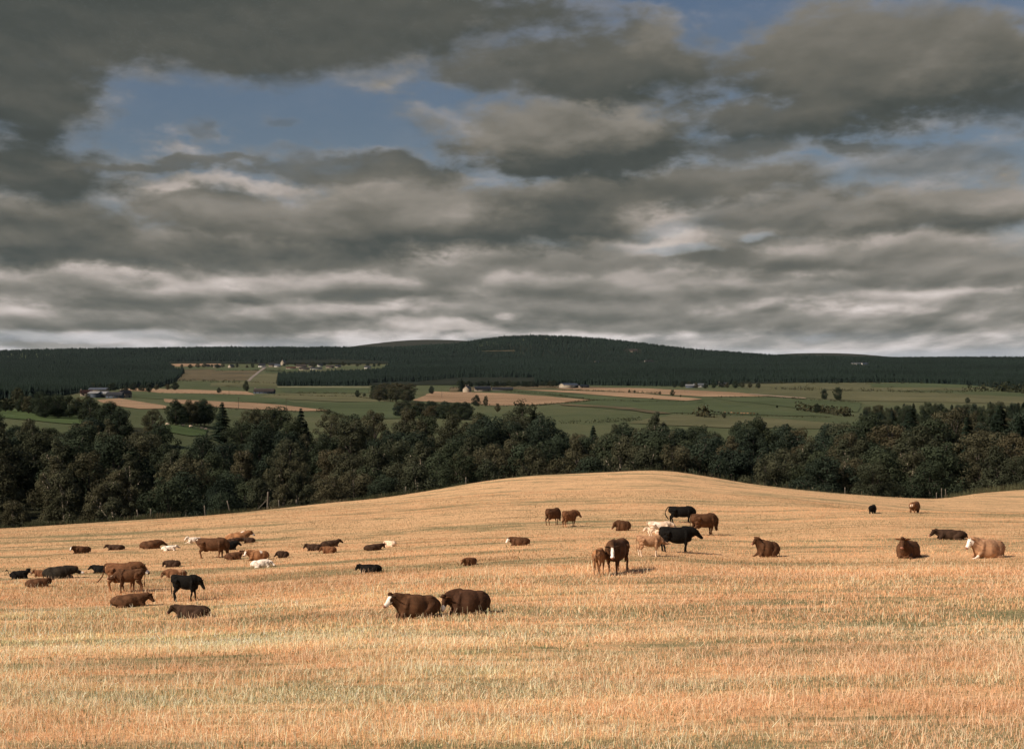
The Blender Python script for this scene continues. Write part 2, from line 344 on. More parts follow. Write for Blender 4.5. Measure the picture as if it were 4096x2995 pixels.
def tube(st, seg=14, sub=4, upref=(0, 0, 1), cap=.7, box_=1.0):
    """loft: rows (x,y,z,rw,rh) -> closed mesh"""
    P = smooth_path(st, sub); p = P[:, :3]; r = np.maximum(P[:, 3:5], .004)
    T = np.gradient(p, axis=0); T /= np.linalg.norm(T, axis=1)[:, None] + 1e-9
    up = np.array(upref, float); V = []
    for i in range(len(p)):
        s = np.cross(up, T[i])
        if np.linalg.norm(s) < .15: s = np.cross(np.array([1., 0, 0]), T[i])
        s /= np.linalg.norm(s); u = np.cross(T[i], s)
        a = np.arange(seg) / seg * 2 * math.pi
        ca, sa = np.cos(a), np.sin(a)
        if box_ != 1: ca, sa = np.sign(ca) * np.abs(ca) ** box_, np.sign(sa) * np.abs(sa) ** box_
        V.append(p[i] + np.outer(ca, s) * r[i, 0] + np.outer(sa, u) * r[i, 1])
    n = len(p); V = np.concatenate(V + [[p[0] - T[0] * r[0].min() * cap], [p[-1] + T[-1] * r[-1].min() * cap]])
    Fq = []; a = np.arange(seg); b = (a + 1) % seg
    for i in range(n - 1): Fq.append(np.stack([i * seg + a, i * seg + b, (i + 1) * seg + b, (i + 1) * seg + a], -1))
    Fq = np.concatenate(Fq)
    Ft = np.concatenate([np.stack([b, a, np.full(seg, n * seg)], -1), np.stack([(n - 1) * seg + a, (n - 1) * seg + b, np.full(seg, n * seg + 1)], -1)])
    return V, Fq, Ft

def join(parts):
    V, Q, T, o = [], [], [], 0
    for v, q, t in parts:
        V.append(v); Q.append(q + o if len(q) else np.zeros((0, 4), int)); T.append(t + o if len(t) else np.zeros((0, 3), int)); o += len(v)
    return np.concatenate(V), np.concatenate(Q), np.concatenate(T)

def ball(c, r, seg=10):
    c = np.array(c, float); r = np.array(r, float) * np.ones(3)
    st = [(math.cos(a) * -1, 0, 0, math.sin(a), math.sin(a)) for a in np.linspace(.25, math.pi - .25, 6)]
    v, q, t = tube(st, seg, 1, cap=.12)
    return v * r + c, q, t

def remesh(parts, vox, smooth=5):
    v, q, t = join(parts)
    me = mesh_np('tmp', v, [q, t]); o = bpy.data.objects.new('tmp', me); COL.objects.link(o)
    m = o.modifiers.new('r', 'REMESH'); m.mode = 'VOXEL'; m.voxel_size = vox; m.adaptivity = 0
    s = o.modifiers.new('s', 'SMOOTH'); s.factor = .5; s.iterations = smooth
    dg = bpy.context.evaluated_depsgraph_get(); ev = o.evaluated_get(dg); em = ev.to_mesh()
    V = np.zeros(len(em.vertices) * 3, np.float32); em.vertices.foreach_get('co', V)
    lt = np.zeros(len(em.polygons), np.int32); em.polygons.foreach_get('loop_total', lt)
    lv = np.zeros(len(em.loops), np.int32); em.loops.foreach_get('vertex_index', lv)
    ls = np.concatenate([[0], np.cumsum(lt)[:-1]])
    Q = lv[(ls[lt == 4][:, None] + np.arange(4))]; T = lv[(ls[lt == 3][:, None] + np.arange(3))]
    ev.to_mesh_clear(); bpy.data.objects.remove(o); bpy.data.meshes.remove(me)
    return V.reshape(-1, 3), Q, T

COAT = {'umber': (.070, .034, .019), 'brown': (.092, .044, .022), 'dark': (.046, .026, .016), 'red': (.150, .068, .032), 'black': (.0075, .0068, .0058), 'tan': (.36, .20, .11),
        'cream': (.66, .50, .36), 'white': (.74, .63, .51), 'orange': (.28, .135, .062), 'liver': (.022, .018, .013), 'grey': (.26, .22, .19)}
CM = None
def coat_mat():
    m, t, b = material('coat', .8, .08)
    vc = t.new('ShaderNodeVertexColor', layer_name='Col').outputs[0]
    oc = t.new('ShaderNodeTexCoord').outputs['Object']
    n = t.noise(oc, 3.2, 5, .6); n2 = t.noise(oc, 40, 3, .7)
    f = t.math('ADD', t.math('MULTIPLY', t.smooth(n, .3, .7), .75), t.math('ADD', t.math('MULTIPLY', n2, .5), .42))
    c = t.mix(1.0, vc, t.new('ShaderNodeCombineXYZ', {0: f, 1: f, 2: f}).outputs[0], 'MULTIPLY')
    t.l.new(c, b.inputs['Base Color'])
    bp = t.new('ShaderNodeBump', {'Height': t.noise(oc, 55, 3, .7), 'Strength': .35, 'Distance': .012})
    t.l.new(bp.outputs[0], b.inputs['Normal'])
    return m
CM = coat_mat()

def cattle_mesh(name, pose='lie', neck=(0, 35), head=(0, -35), coat='brown', face=None, muzzle='pink', patches=(), slim=1.0, tail='hang', legs=None,
                roll=0, udder=False, tuft=False, fore=False, vox=.026, seed=0, legcol=None, rumpcol=None, earcol=None, step=.045):
    """pose 'stand' or 'lie'; neck=(yaw,pitch), head=(yaw,pitch) in degrees relative to the body, +yaw = to the animal's left"""
    rg = np.random.default_rng(seed); parts = []
    L = -1 if seed % 2 else 1
    if pose == 'stand':
        tr = [(-.84, 0, 1.14, .13, .15), (-.78, 0, 1.11, .23, .25), (-.60, 0, 1.04, .275, .32), (-.40, 0, .99, .27, .35), (-.14, 0, .92, .335, .415), (.10, 0, .90, .345, .43), (.34, 0, .93, .30, .42), (.58, 0, 1.0, .25, .38), (.72, 0, 1.01, .17, .28)]
        tr = [(x, y, z + (1 - slim) * .22, w * slim, h * slim ** 1.1) for x, y, z, w, h in tr]
        S = np.array((.50, 0, 1.10)); Ln = .47 if slim == 1 else .44
        parts.append(tube(tr, 20, box_=.84))
        for sy in (1, -1):
            parts.append(ball((-.56, sy * .18 * slim, 1.225), (.10, .07, .06)))           # hip bone
            parts.append(tube([(.30, sy * .10, 1.27, .08, .10), (.40, sy * .20 * slim, 1.06, .09, .13), (.44, sy * .22 * slim, .84, .09, .12)], 10))   # shoulder
            parts.append(tube([(-.74, sy * .13, 1.16, .12, .14), (-.64, sy * .20, .98, .12, .20)], 10))
        for sy in (1, -1):
            d = step * sy
            parts.append(tube([(.40, sy * .15, .95, .12, .20), (.42, sy * .20, .70, .09, .135), (.45 + d * .5, sy * .18, .42, .062, .074), (.43 + d, sy * .17, .26, .045, .052), (.43 + d, sy * .17, .11, .050, .055), (.47 + d, sy * .17, .02, .056, .066)], 10))
            parts.append(tube([(-.56, sy * .15, 1.06, .15, .27), (-.54, sy * .19, .80, .13, .22), (-.60 - d * .3, sy * .18, .60, .072, .12), (-.73 - d * .7, sy * .17, .46, .056, .080), (-.69 - d, sy * .17, .28, .045, .055), (-.67 - d, sy * .17, .11, .052, .057), (-.62 - d, sy * .17, .02, .056, .068)], 10))
        parts.append(ball((.60, 0, .74), (.16, .12, .17)))
        if udder: parts.append(ball((-.38, 0, .54), (.17, .15, .12)))
        rump = (-.83, 0, 1.30)
        parts.append(ball((-.72, 0, 1.27), (.14, .12, .08)))
    else:
        tr = [(-.86, 0, .30, .15, .18), (-.78, 0, .36, .28, .30), (-.56, .03 * L, .44, .38, .40), (-.36, .03 * L, .42, .38, .42), (-.10, .03 * L, .42, .45, .48), (.12, 0, .43, .44, .48), (.38, 0, .47, .34, .44), (.56, 0, .52, .27, .37), (.68, 0, .52, .17, .26)]
        tr = [(x, y, z * (.55 + .45 * slim), w * slim, h * slim) for x, y, z, w, h in tr]
        S = np.array((.46, 0, .66 * slim)); Ln = .48 if slim == 1 else .43
        parts.append(tube(tr, 20, box_=.88))
        for sy in (1, -1):
            parts.append(ball((-.52, sy * .22 * slim + .03 * L, .765 * slim), (.12, .08, .06)))
            parts.append(tube([(.26, sy * .10, .82 * slim, .08, .09), (.38, sy * .22 * slim, .62 * slim, .10, .14), (.44, sy * .24 * slim, .42, .10, .14)], 10))
            parts.append(tube([(-.64, sy * .20, .44, .17, .25), (-.42, sy * .30, .32, .15, .22), (-.16, sy * .36, .22, .10, .14)], 10))
            parts.append(tube([(-.16, sy * .36, .17, .09, .11), (-.40, sy * .42, .11, .07, .08), (-.62, sy * .42, .08, .055, .06), (-.44, sy * .46, .05, .045, .045), (-.22, sy * .48, .04, .05, .045)], 10))
            if fore and sy == L:
                parts.append(tube([(.36, sy * .18, .44, .12, .18), (.60, sy * .22, .24, .08, .09), (.84, sy * .24, .11, .055, .055), (1.04, sy * .25, .07, .05, .045)], 10))
            else:
                parts.append(tube([(.34, sy * .17, .44, .13, .22), (.50, sy * .20, .26, .09, .13), (.64, sy * .21, .13, .065, .075)], 10))
                parts.append(tube([(.64, sy * .21, .10, .06, .06), (.54, sy * .27, .07, .045, .045), (.38, sy * .26, .05, .05, .045)], 10))
        rump = (-.84, 0, .52)
    ny, npi = R(neck[0]), R(neck[1] - (7 if pose == 'stand' else 0)); hy, hp = R(head[0]), R(max(-84, head[1] - 6))
    D = np.array((math.cos(ny) * math.cos(npi), math.sin(ny) * math.cos(npi), math.sin(npi)))
    H = S + D * Ln
    if H[2] < .17: H[2] = .17
    hd = np.array((math.cos(hy) * math.cos(hp), math.sin(hy) * math.cos(hp), math.sin(hp)))
    side = np.cross((0, 0, 1.), hd); side /= np.linalg.norm(side); hu = np.cross(hd, side)
    k = .82 if slim == 1 else .78
    mid = S + (H - S) * .5 + np.array((.06, 0, .02 if npi > 0 else 0)) * (1 if pose == 'stand' else .8)
    b0 = S - np.array((.20, 0, .06))
    nw = slim if slim < 1 else 1
    parts.append(tube([(*b0, .24 * nw, .36 * nw), (*(S + D * .05 - (0, 0, .03)), .21 * nw, .33 * nw), (*mid, .165 * nw, .265 * nw), (*(H - hd * .02), .13, .19)], 12))
    hst = [(-.05, .0, .11, .12), (.02, .0, .14, .15), (.12, -.025, .142, .155), (.22, -.05, .124, .150), (.33, -.06, .104, .125), (.43, -.062, .102, .112), (.50, -.062, .098, .096), (.54, -.062, .074, .072)]
    parts.append(tube([(*(H + hd * a * k + hu * b * k), w * k, h * k) for a, b, w, h in hst], 12, upref=tuple(hu)))
    if tuft: parts.append(ball(H + hu * .15 - hd * .02, (.10, .09, .08)))
    parts.append(ball(H + hd * -.01 + hu * .08, (.08, .11, .07)))
    V, Q, T = remesh(parts, vox, 7)
    base = np.array(COAT[coat]); C = np.tile(base, (len(V), 1))
    rel = V - H; al = rel @ hd / k; la = rel @ side / k; vu = rel @ hu / k
    rad = np.sqrt(la ** 2 + (vu + .03) ** 2); ish = (al > -.12) & (al < .62) & (rad < .2)
    # lighter shins, darker back line: coat tones, not light
    z0 = V[:, 2]
    if coat in ('brown', 'umber', 'red', 'tan', 'orange', 'dark'):
        if pose == 'stand': C *= (1 + .9 * np.clip((.55 - z0) / .4, 0, 1))[:, None]
        neckm = np.clip((V[:, 0] - .45) / .5, 0, 1); C *= (1 - .22 * neckm)[:, None]
    if legcol is not None: C[(z0 < .42) & (pose == 'stand')] = COAT[legcol]
    for (cx, cy, cz, rr, cn) in patches:
        dd = np.linalg.norm((V - np.array((cx, cy, cz))), axis=1) + .07 * np.sin(V[:, 0] * 13 + cx * 9) * np.cos(V[:, 2] * 17 + V[:, 1] * 11)
        C[dd < rr] = COAT[cn]
    if face == 'white': C[ish & (al > -.03) & (vu > -.18)] = (.80, .72, .62)
    if face == 'mask': C[ish & (al > .02) & (np.abs(la) < .118) & (vu > -.12)] = (.80, .72, .62); C[ish & (al > .30)] = (.80, .72, .62)
    if face == 'blaze': C[ish & (al > .0) & (np.abs(la) < .062 - .015 * np.cos(al * 12)) & (vu > -.02)] = (.82, .74, .65); C[ish & (al > .4) & (vu > -.08)] = (.82, .74, .65)
    if face == 'nose': C[ish & (al > .33)] = (.75, .68, .60)
    mc = {'pink': (.30, .14, .095), 'dark': (.02, .016, .014), 'pale': (.55, .42, .34)}[muzzle]
    C[ish & (al > .485) & (vu > -.12)] = mc
    if face == 'spot': C[ish & (al > .0) & (np.abs(la) < .1) & (vu > -.1)] = (.80, .72, .62)
    ex, ec = [], []
    def add(p, c): ex.append(p); ec.append(np.tile(np.array(c), (len(p[0]), 1)))
    ecol = np.array(COAT[earcol] if earcol else base * .8)
    for sy in (1, -1):
        e0 = H + hd * -.01 + side * sy * .10 + hu * .06
        dr = side * sy * .9 - hd * .25 + np.array((0, 0, -.12)); dr /= np.linalg.norm(dr)
        v, q, t = tube([(*(e0 + dr * a * k), w, h) for a, w, h in ((-.03, .02, .03), (.05, .025, .062), (.12, .02, .076), (.20, .014, .055), (.26, .006, .014))], 8, 3, upref=tuple(hu))
        add((v, q, t), ecol)
        add(ball(H + hd * .155 * k + side * sy * .118 * k + hu * .045 * k, .024 * k, 8), (.006, .005, .005))
        add(ball(H + hd * .545 * k + side * sy * .033 - hu * .03 * k, .013, 6), (.01, .008, .008))
    tc = base * .75
    rx_, _, rz_ = rump
    if tail == 'hang':
        if pose == 'stand': tp = [(rx_ + .04, 0, rz_, .045, .045), (rx_ - .06, 0, rz_ - .08, .035, .035), (rx_ - .09, .02, rz_ - .4, .022, .022), (rx_ - .07, .04, rz_ - .68, .02, .02), (rx_ - .06, .04, rz_ - .78, .04, .04), (rx_ - .06, .04, rz_ - .93, .022, .022)]
        else: tp = [(rx_ + .05, 0, rz_, .04, .04), (rx_ - .06, .03, rz_ - .15, .03, .03), (rx_ - .08, .08, .12, .024, .024), (rx_ - .02, .2, .05, .04, .03), (rx_ + .1, .28, .04, .02, .02)]
    elif tail == 'swish': tp = [(rx_ + .04, 0, rz_, .045, .045), (rx_ - .10, 0, rz_ - .06, .035, .035), (rx_ - .15, 0, rz_ - .35, .026, .026), (rx_ - .22, 0, rz_ - .55, .032, .032), (rx_ - .42, 0, rz_ - .78, .025, .025), (rx_ - .5, 0, rz_ - .83, .012, .012)]
    elif tail == 'arch': tp = [(rx_ + .06, 0, rz_, .045, .045), (rx_ - .10, 0, rz_ - .05, .035, .035), (rx_ - .24, 0, rz_ - .32, .028, .028), (rx_ - .26, 0, rz_ - .6, .032, .032), (rx_ - .14, 0, rz_ - .85, .045, .045), (rx_ - .04, 0, rz_ - .98, .02, .02)]
    elif tail == 'curl': tp = [(rx_ + .05, 0, rz_ - .2, .035, .035), (rx_ - .12, 0, rz_ - .05, .03, .03), (rx_ - .25, 0, rz_ + .16, .028, .028), (rx_ - .36, 0, rz_ + .24, .045, .045), (rx_ - .44, 0, rz_ + .14, .03, .03)]
    elif tail == 'up': tp = [(rx_ + .06, 0, rz_, .04, .04), (rx_ - .02, 0, rz_ + .02, .03, .03), (rx_ - .12, 0, rz_ - .08, .03, .03), (rx_ - .10, 0, rz_ - .25, .045, .045), (rx_ - .04, 0, rz_ - .34, .02, .02)]
    add(tube(tp, 8, 4), tc)
    EV, EQ, ET = join([(V, Q, T)] + ex); EC = np.concatenate([C] + ec)
    me = mesh_np(name, EV, [EQ, ET], CM, True, EC)
    return me, EV

CATTLE_LOG = []
TOPS = {285: 2181, 410: 2178, 558: 2159, 644: 2181, 121: 2279, 164: 2267, 22: 2274, 259: 2262, 102: 2312, 345: 2259, 388: 2245, 431: 2268, 436: 2371, 660: 2415, 638: 2278, 682: 2294, 649: 2240, 739: 2145, 897: 2125, 962: 2150, 905: 2151, 878: 2164, 781: 2145, 898: 2202, 978: 2197, 1096: 2203, 1002: 2238, 1281: 2157, 1212: 2172, 1275: 2185, 1530: 2163, 1452: 2175, 1419: 2252, 1843: 2229, 2022: 2146, 1758: 2350, 1538: 2361, 2180: 2028, 2247: 2037, 2249: 2040, 2445: 2080, 2655: 2021, 2757: 2048, 2569: 2108, 2583: 2081, 2633: 2103, 2544: 2135, 2412: 2149, 2366: 2187, 3000: 2145, 3470: 2005, 3630: 1990, 3715: 2114, 3561: 2153, 3850: 2143}
def cattle(name, x0, x1, yf, heading, label, cat=None, dz=-.03, dy=0., **kw):
    """an animal whose left and right ends and lowest point are seen at photo pixels x0, x1, yf; heading in degrees, 0 = facing right, 90 = away"""
    if 'slim' not in kw and name == 'calf': kw['slim'] = .84
    yv = yf - (3 if kw.get('pose', 'lie') == 'lie' else 0)
    X, Y, Z = ground((x0 + x1) / 2, yv, 25, 240)
    X, Y = X * (Y + dy) / Y, Y + dy; px_m = F / Y
    me, V = cattle_mesh(name, seed=int(x0 * 7 + yf), vox=max(.024, min(.045, 1.6 / px_m)), **kw)
    h = R(heading); c, s = math.cos(h), math.sin(h)
    rx_, ry_ = V[:, 0] * c - V[:, 1] * s, V[:, 0] * s + V[:, 1] * c
    w = rx_.max() - rx_.min()
    sc = (x1 - x0) / px_m / w
    sz = (yf - TOPS[x0]) / px_m / (V[:, 2].max() - (.05 if kw.get('pose', 'lie') == 'lie' else 0)) if x0 in TOPS else sc
    sz = min(max(sz, sc * .78), sc * 1.35); sc = min(sc, sz * 1.2)
    ox = X - (rx_.max() + rx_.min()) / 2 * sc
    e = .6; gx = (height(X + e, Y) - height(X - e, Y)) / (2 * e); gy = (height(X, Y + e) - height(X, Y - e)) / (2 * e)
    nrm = Vector((-gx, -gy, 1)).normalized() if kw.get('pose', 'lie') == 'lie' else Vector((-gx * .3, -gy * .3, 1)).normalized()
    o = obj(name, me); q = Vector((0, 0, 1)).rotation_difference(nrm)
    o.rotation_mode = 'QUATERNION'; o.rotation_quaternion = q @ Matrix.Rotation(h, 3, 'Z').to_quaternion()
    o.location = (ox, Y, float(height(ox, Y)) + dz * sc - (.05 * sz if kw.get('pose', 'lie') == 'lie' else 0)); o.scale = (sc, sc, sz)
    tag(o, label, cat or name)
    CATTLE_LOG.append((name, round(x0), round(yf), round(Y), round(sc, 2), round(sz, 2)))
    return o
# ------------------------------------------------------------------ the herd, back to front as listed left to right
ST = dict(pose='stand')
GRAZE = dict(pose='stand', neck=(0, -50), head=(0, -72))
# far left group
cattle('cow', 285, 361, 2215, 218, 'small brown cow with a long white blaze lying alone near the far left edge', neck=(10, 22), head=(18, -42), coat='brown', face='blaze', earcol='dark')
cattle('calf', 410, 504, 2202, 180, 'thin dark brown calf lying flat left of the brown cow with its head down', neck=(0, 25), head=(0, -30), coat='dark', slim=.72)
cattle('cow', 558, 672, 2196, 12, 'brown cow with a high shoulder lying head down beside a small white calf', neck=(0, -8), head=(0, -25), coat='brown')
cattle('calf', 644, 722, 2204, 3, 'white calf with a grey head lying at the nose of a brown cow', neck=(0, 18), head=(0, -15), coat='white', slim=.66, muzzle='dark', patches=((1.15, 0, .6, .26, 'grey'),), earcol='black')
cattle('calf', 121, 190, 2308, 176, 'reddish calf half hidden behind the large black cow lying flat', neck=(0, 14), head=(0, -20), coat='red', slim=.72)
cattle('cow', 164, 342, 2314, 4, 'large black cow lying flat with its white face stretched on the stubble', neck=(0, -14), head=(4, -10), coat='liver', face='nose', muzzle='pale')
cattle('calf', 22, 125, 2316, 2, 'black calf with a white face and its tail curled up at the left edge', neck=(0, 38), head=(60, -25), coat='black', slim=.7, tail='curl', face='mask')
cattle('calf', 259, 313, 2285, 184, 'small brown calf lying just behind the back of the large black cow', neck=(0, 0), head=(0, -30), coat='brown', slim=.84)
cattle('calf', 102, 211, 2351, 12, 'plain brown calf lying in front of the large black cow, its head hidden', neck=(35, 6), head=(100, -30), coat='brown', slim=.86)
cattle('cow', 345, 455, 2294, 176, 'black cow lying behind the tail of the standing brown cow', neck=(0, 16), head=(0, -30), coat='black')
cattle('cow', 388, 600, 2369, 3, 'big brown cow with a white muzzle standing while a calf suckles', dy=.35, pose='stand', neck=(0, 12), head=(-12, -30), coat='red', face='nose', muzzle='dark', tail='swish', udder=True, patches=((-.42, -.2, .72, .14, 'white'), (-.95, 0, 1.0, .14, 'tan')))
cattle('calf', 431, 580, 2368, 186, 'brown calf standing with its head under the big brown cow, suckling', dy=-.45, pose='stand', neck=(0, -24), head=(0, 8), coat='brown', slim=.82, step=.06)
cattle('cow', 436, 623, 2427, 9, 'long brown steer lying below the suckling calf, facing right', neck=(0, 14), head=(-8, -48), coat='brown', slim=.86, face=None, muzzle='dark', fore=False)
cattle('cow', 660, 853, 2473, 172, 'dark brown steer lying in front of the black steer, facing left', neck=(8, 20), head=(22, -40), coat='dark', slim=.86, muzzle='pink')
cattle('cow', 638, 752, 2312, 186, 'tan brown cow lying behind the black steer, one dark ear raised', neck=(0, -16), head=(0, -50), coat='red', earcol='black', patches=((-.5, 0, .8, .42, 'tan'),))
cattle('calf', 682, 824, 2403, -4, 'black steer standing and walking right, its head held low', cat='steer', pose='stand', neck=(0, -10), head=(-14, -42), coat='black', slim=.84, step=.09, muzzle='dark')
cattle('calf', 649, 724, 2270, 184, 'dark brown calf lying curled behind the black steer, ear tip up', neck=(0, -6), head=(0, -60), coat='dark', slim=.9)
cattle('calf', 739, 812, 2174, 200, 'white calf lying with raised head behind the grazing brown cow', neck=(0, 34), head=(8, -32), coat='white', slim=.72, muzzle='pale', fore=True)
# around the grazing brown cow
cattle('cow', 897, 1024, 2167, 8, 'orange tan cow with a white muzzle lying behind the black cow', neck=(0, 26), head=(-6, -38), coat='orange', face='nose', muzzle='dark', patches=((-.7, 0, .78, .2, 'tan'), (.3, -.1, .9, .09, 'white')))
cattle('calf', 962, 1022, 2174, 182, 'small dark red calf lying against the orange tan cow', neck=(0, 6), head=(0, -35), coat='dark', slim=.85)
cattle('cow', 905, 978, 2178, 8, 'dark brown cow lying between the orange cow and the black cow', neck=(0, 5), head=(0, -25), coat='dark')
cattle('cow', 878, 968, 2202, 3, 'black cow lying behind the head of the grazing brown cow', neck=(0, 14), head=(0, -30), coat='black')
cattle('cow', 781, 921, 2231, -3, 'brown cow standing and grazing in front of the lying black cow', **{**GRAZE, 'neck': (0, -44)}, coat='brown', tail='up', udder=True, step=.05)
cattle('calf', 898, 980, 2240, 10, 'brown calf lying with its head up and both ears out, below the black cow', neck=(-15, 36), head=(-68, -22), coat='brown', slim=.78)
cattle('cow', 978, 1076, 2242, 203, 'brown and white cow with a white face lying above the white cow', neck=(6, 20), head=(14, -38), coat='orange', face='mask', muzzle='dark', fore=True, patches=((-.25, .2, .72, .17, 'white'), (-.62, .1, .75, .1, 'white'), (1.2, .27, .06, .16, 'white')))
cattle('cow', 1096, 1157, 2233, 190, 'small dark brown calf lying head down right of the white faced cow', cat='calf', neck=(0, -14), head=(0, -28), coat='dark', slim=.95)
cattle('cow', 1002, 1104, 2270, 8, 'white cow lying on its side with a dark red ear', neck=(-14, -16), head=(-30, -25), coat='white', earcol='brown', slim=.8, patches=((1.1, 0, .4, .24, 'tan'),))
# centre left trio and pair
cattle('calf', 1281, 1374, 2189, 14, 'brown calf lying at the back of a trio, head up and facing right', neck=(0, 28), head=(0, -30), coat='dark', slim=.78)
cattle('calf', 1212, 1292, 2205, 180, 'dark brown calf lying at the left of a trio, head up and facing left', neck=(0, 24), head=(0, -38), coat='dark', slim=.78)
cattle('calf', 1275, 1348, 2215, 180, 'reddish brown calf lying in front of the trio, facing left', neck=(0, 8), head=(8, -40), coat='red', slim=.82)
cattle('calf', 1530, 1588, 2188, 155, 'pale tan calf lying curled behind a dark brown calf', neck=(20, 4), head=(60, -40), coat='cream', slim=.9, patches=((.9, 0, .4, .3, 'tan'),))
cattle('calf', 1452, 1550, 2203, 10, 'dark brown calf lying in front of the pale tan calf', neck=(12, 12), head=(60, -40), coat='dark', slim=.82)
cattle('calf', 1419, 1530, 2294, 176, 'black calf lying alone in the middle of the left half, facing left', neck=(0, 24), head=(0, -42), coat='black', slim=.8)
cattle('calf', 1843, 1910, 2263, 235, 'small red brown calf lying alone with its head turned, right of centre', neck=(-10, 2), head=(-40, -45), coat='red', slim=.95)
cattle('cow', 2022, 2122, 2184, 190, 'brown cow with an all white face lying alone in mid field', neck=(6, 10), head=(14, -42), coat='brown', face='white', muzzle='pale')
# the big foreground pair
cattle('bull', 1758, 1964, 2456, 203, 'big brown bull lying with its pale nose down, right of the white faced cow', neck=(6, -3), head=(28, -52), coat='umber', face='nose', muzzle='pale', tuft=True, earcol='brown', cat='bull')
cattle('cow', 1538, 1764, 2471, 208, 'big brown cow with a white face lying nearest the camera, left of the bull', neck=(0, 22), head=(2, -33), coat='brown', face='mask', muzzle='pink', tuft=True, earcol='dark')
# right group
cattle('cow', 2180, 2250, 2098, 38, 'left brown cow of the far standing pair, grazing', **{**GRAZE, 'neck': (0, -42)}, coat='brown', udder=True)
cattle('cow', 2247, 2329, 2107, 32, 'right brown cow of the far standing pair, its head raised', pose='stand', neck=(-20, 6), head=(-25, -35), coat='red', udder=True)
cattle('calf', 2249, 2274, 2106, 75, 'light tan calf standing at the rump of the right cow of the pair', pose='stand', neck=(0, -10), head=(0, -40), coat='tan', slim=.8)
cattle('cow', 2445, 2526, 2125, 198, 'brown cow lying curled with head down, left of the black grazing cow', neck=(0, -8), head=(5, -40), coat='brown')
cattle('cow', 2655, 2790, 2090, 0, 'black cow grazing at the back of the right group, tail arched', **{**GRAZE, 'neck': (0, -46)}, coat='black', tail='arch', udder=True)
cattle('cow', 2757, 2880, 2139, 22, 'brown cow grazing at the right end of the right group', **{**GRAZE, 'neck': (0, -44)}, coat='brown', udder=True)
cattle('calf', 2569, 2650, 2137, 184, 'cream calf lying between the legs of the standing white cow', neck=(0, 12), head=(0, -30), coat='cream', slim=.75)
cattle('cow', 2583, 2716, 2146, 3, 'creamy white young cow standing behind the black cow', pose='stand', neck=(0, -14), head=(-5, -30), coat='cream', slim=.84, tail='up', muzzle='pale', patches=((-.3, -.2, 1.0, .3, 'white'),))
cattle('cow', 2633, 2812, 2212, 2, 'large black cow standing side on in the right group, a calf suckling', dy=.4, pose='stand', neck=(0, 4), head=(-6, -30), coat='black', udder=False, muzzle='dark')
cattle('calf', 2544, 2676, 2222, 6, 'light tan calf suckling at the rear of the large black cow', dy=-.3, pose='stand', neck=(0, -22), head=(0, 0), coat='tan', slim=.82, step=.05, legcol='cream')
cattle('cow', 2412, 2524, 2289, 246, 'brown cow with a white blaze standing and looking straight at the camera', pose='stand', neck=(22, 8), head=(20, -58), coat='brown', face='blaze', muzzle='pink', tail='hang', earcol='dark')
cattle('calf', 2366, 2440, 2301, 74, 'light brown calf suckling beside the cow that looks at the camera', pose='stand', neck=(-20, -20), head=(-30, -10), coat='orange', slim=.82, legcol='tan', patches=((-.85, 0, .85, .26, 'tan'),))
# right side
cattle('cow', 3000, 3124, 2229, 204, 'brown cow lying alone with head raised and facing left, right of the group', neck=(-4, 42), head=(4, -24), coat='brown', muzzle='pink', fore=True)
cattle('cow', 3470, 3514, 2052, 62, 'black cow grazing seen from behind, on the far right slope', **GRAZE, coat='black', dz=-.35)
cattle('cow', 3630, 3692, 2050, 58, 'tan brown cow grazing seen from behind, on the far right slope', **GRAZE, coat='red', dz=-.3, patches=((-.95, 0, 1.0, .16, 'cream'),))
cattle('calf', 3715, 3869, 2159, 176, 'dark brown calf lying stretched out behind the two right hand cows', neck=(0, 16), head=(14, -36), coat='dark', slim=.74)
cattle('cow', 3561, 3702, 2231, 246, 'brown cow lying and facing the camera, left of the white faced tan cow', neck=(-6, 40), head=(-2, -44), coat='brown', tuft=True, fore=True, earcol='red', muzzle='pink')
cattle('cow', 3850, 4030, 2232, 205, 'tan cow with a creamy white face and white forelegs lying at the right edge', neck=(-4, 26), head=(0, -42), coat='tan', face='white', muzzle='pink', fore=True, patches=((1.15, .26, .08, .26, 'white'), (1.15, -.26, .08, .26, 'white'), (.9, .27, .1, .16, 'white'), (.9, -.27, .1, .16, 'white')))
# ------------------------------------------------------------------ stubble: cut stalks, lying straw and green regrowth, as one countless mass
def blades(X, Y, hgt, wid, lean, bend=0.0, az=None, z0=-.01):
    """one thin bent quad strip (4 tris) per blade"""
    n = len(X); Z = height(X, Y) + z0
    az = RNG.uniform(0, 2 * math.pi, n) if az is None else az
    la = RNG.uniform(0, 2 * math.pi, n)
    dx, dy = np.cos(la) * lean, np.sin(la) * lean
    up = np.sqrt(np.maximum(0.02, 1 - lean ** 2))
    wx, wy = np.cos(az) * wid * .5, np.sin(az) * wid * .5
    b = np.stack([X, Y, Z], -1); w = np.stack([wx, wy, 0 * wx], -1)
    t = b + np.stack([dx, dy, up], -1) * hgt[:, None]
    V = np.stack([b - w, b + w, t + w * .55, t - w * .55], 1).reshape(-1, 3)
    return V, np.arange(4 * n).reshape(-1, 4)

VN = {}
def vnoise(x, y, s, seed):
    """smooth value noise"""
    if seed not in VN: VN[seed] = np.random.default_rng(seed).random((256, 256))
    r = VN[seed]; x, y = x * s + 57, y * s + 91
    i, j = np.floor(x).astype(int), np.floor(y).astype(int); a, b = x - i, y - j
    a, b = a * a * (3 - 2 * a), b * b * (3 - 2 * b)
    g = lambda p, q: r[p % 256, q % 256]
    return (g(i, j) * (1 - a) + g(i + 1, j) * a) * (1 - b) + (g(i, j + 1) * (1 - a) + g(i + 1, j + 1) * a) * b

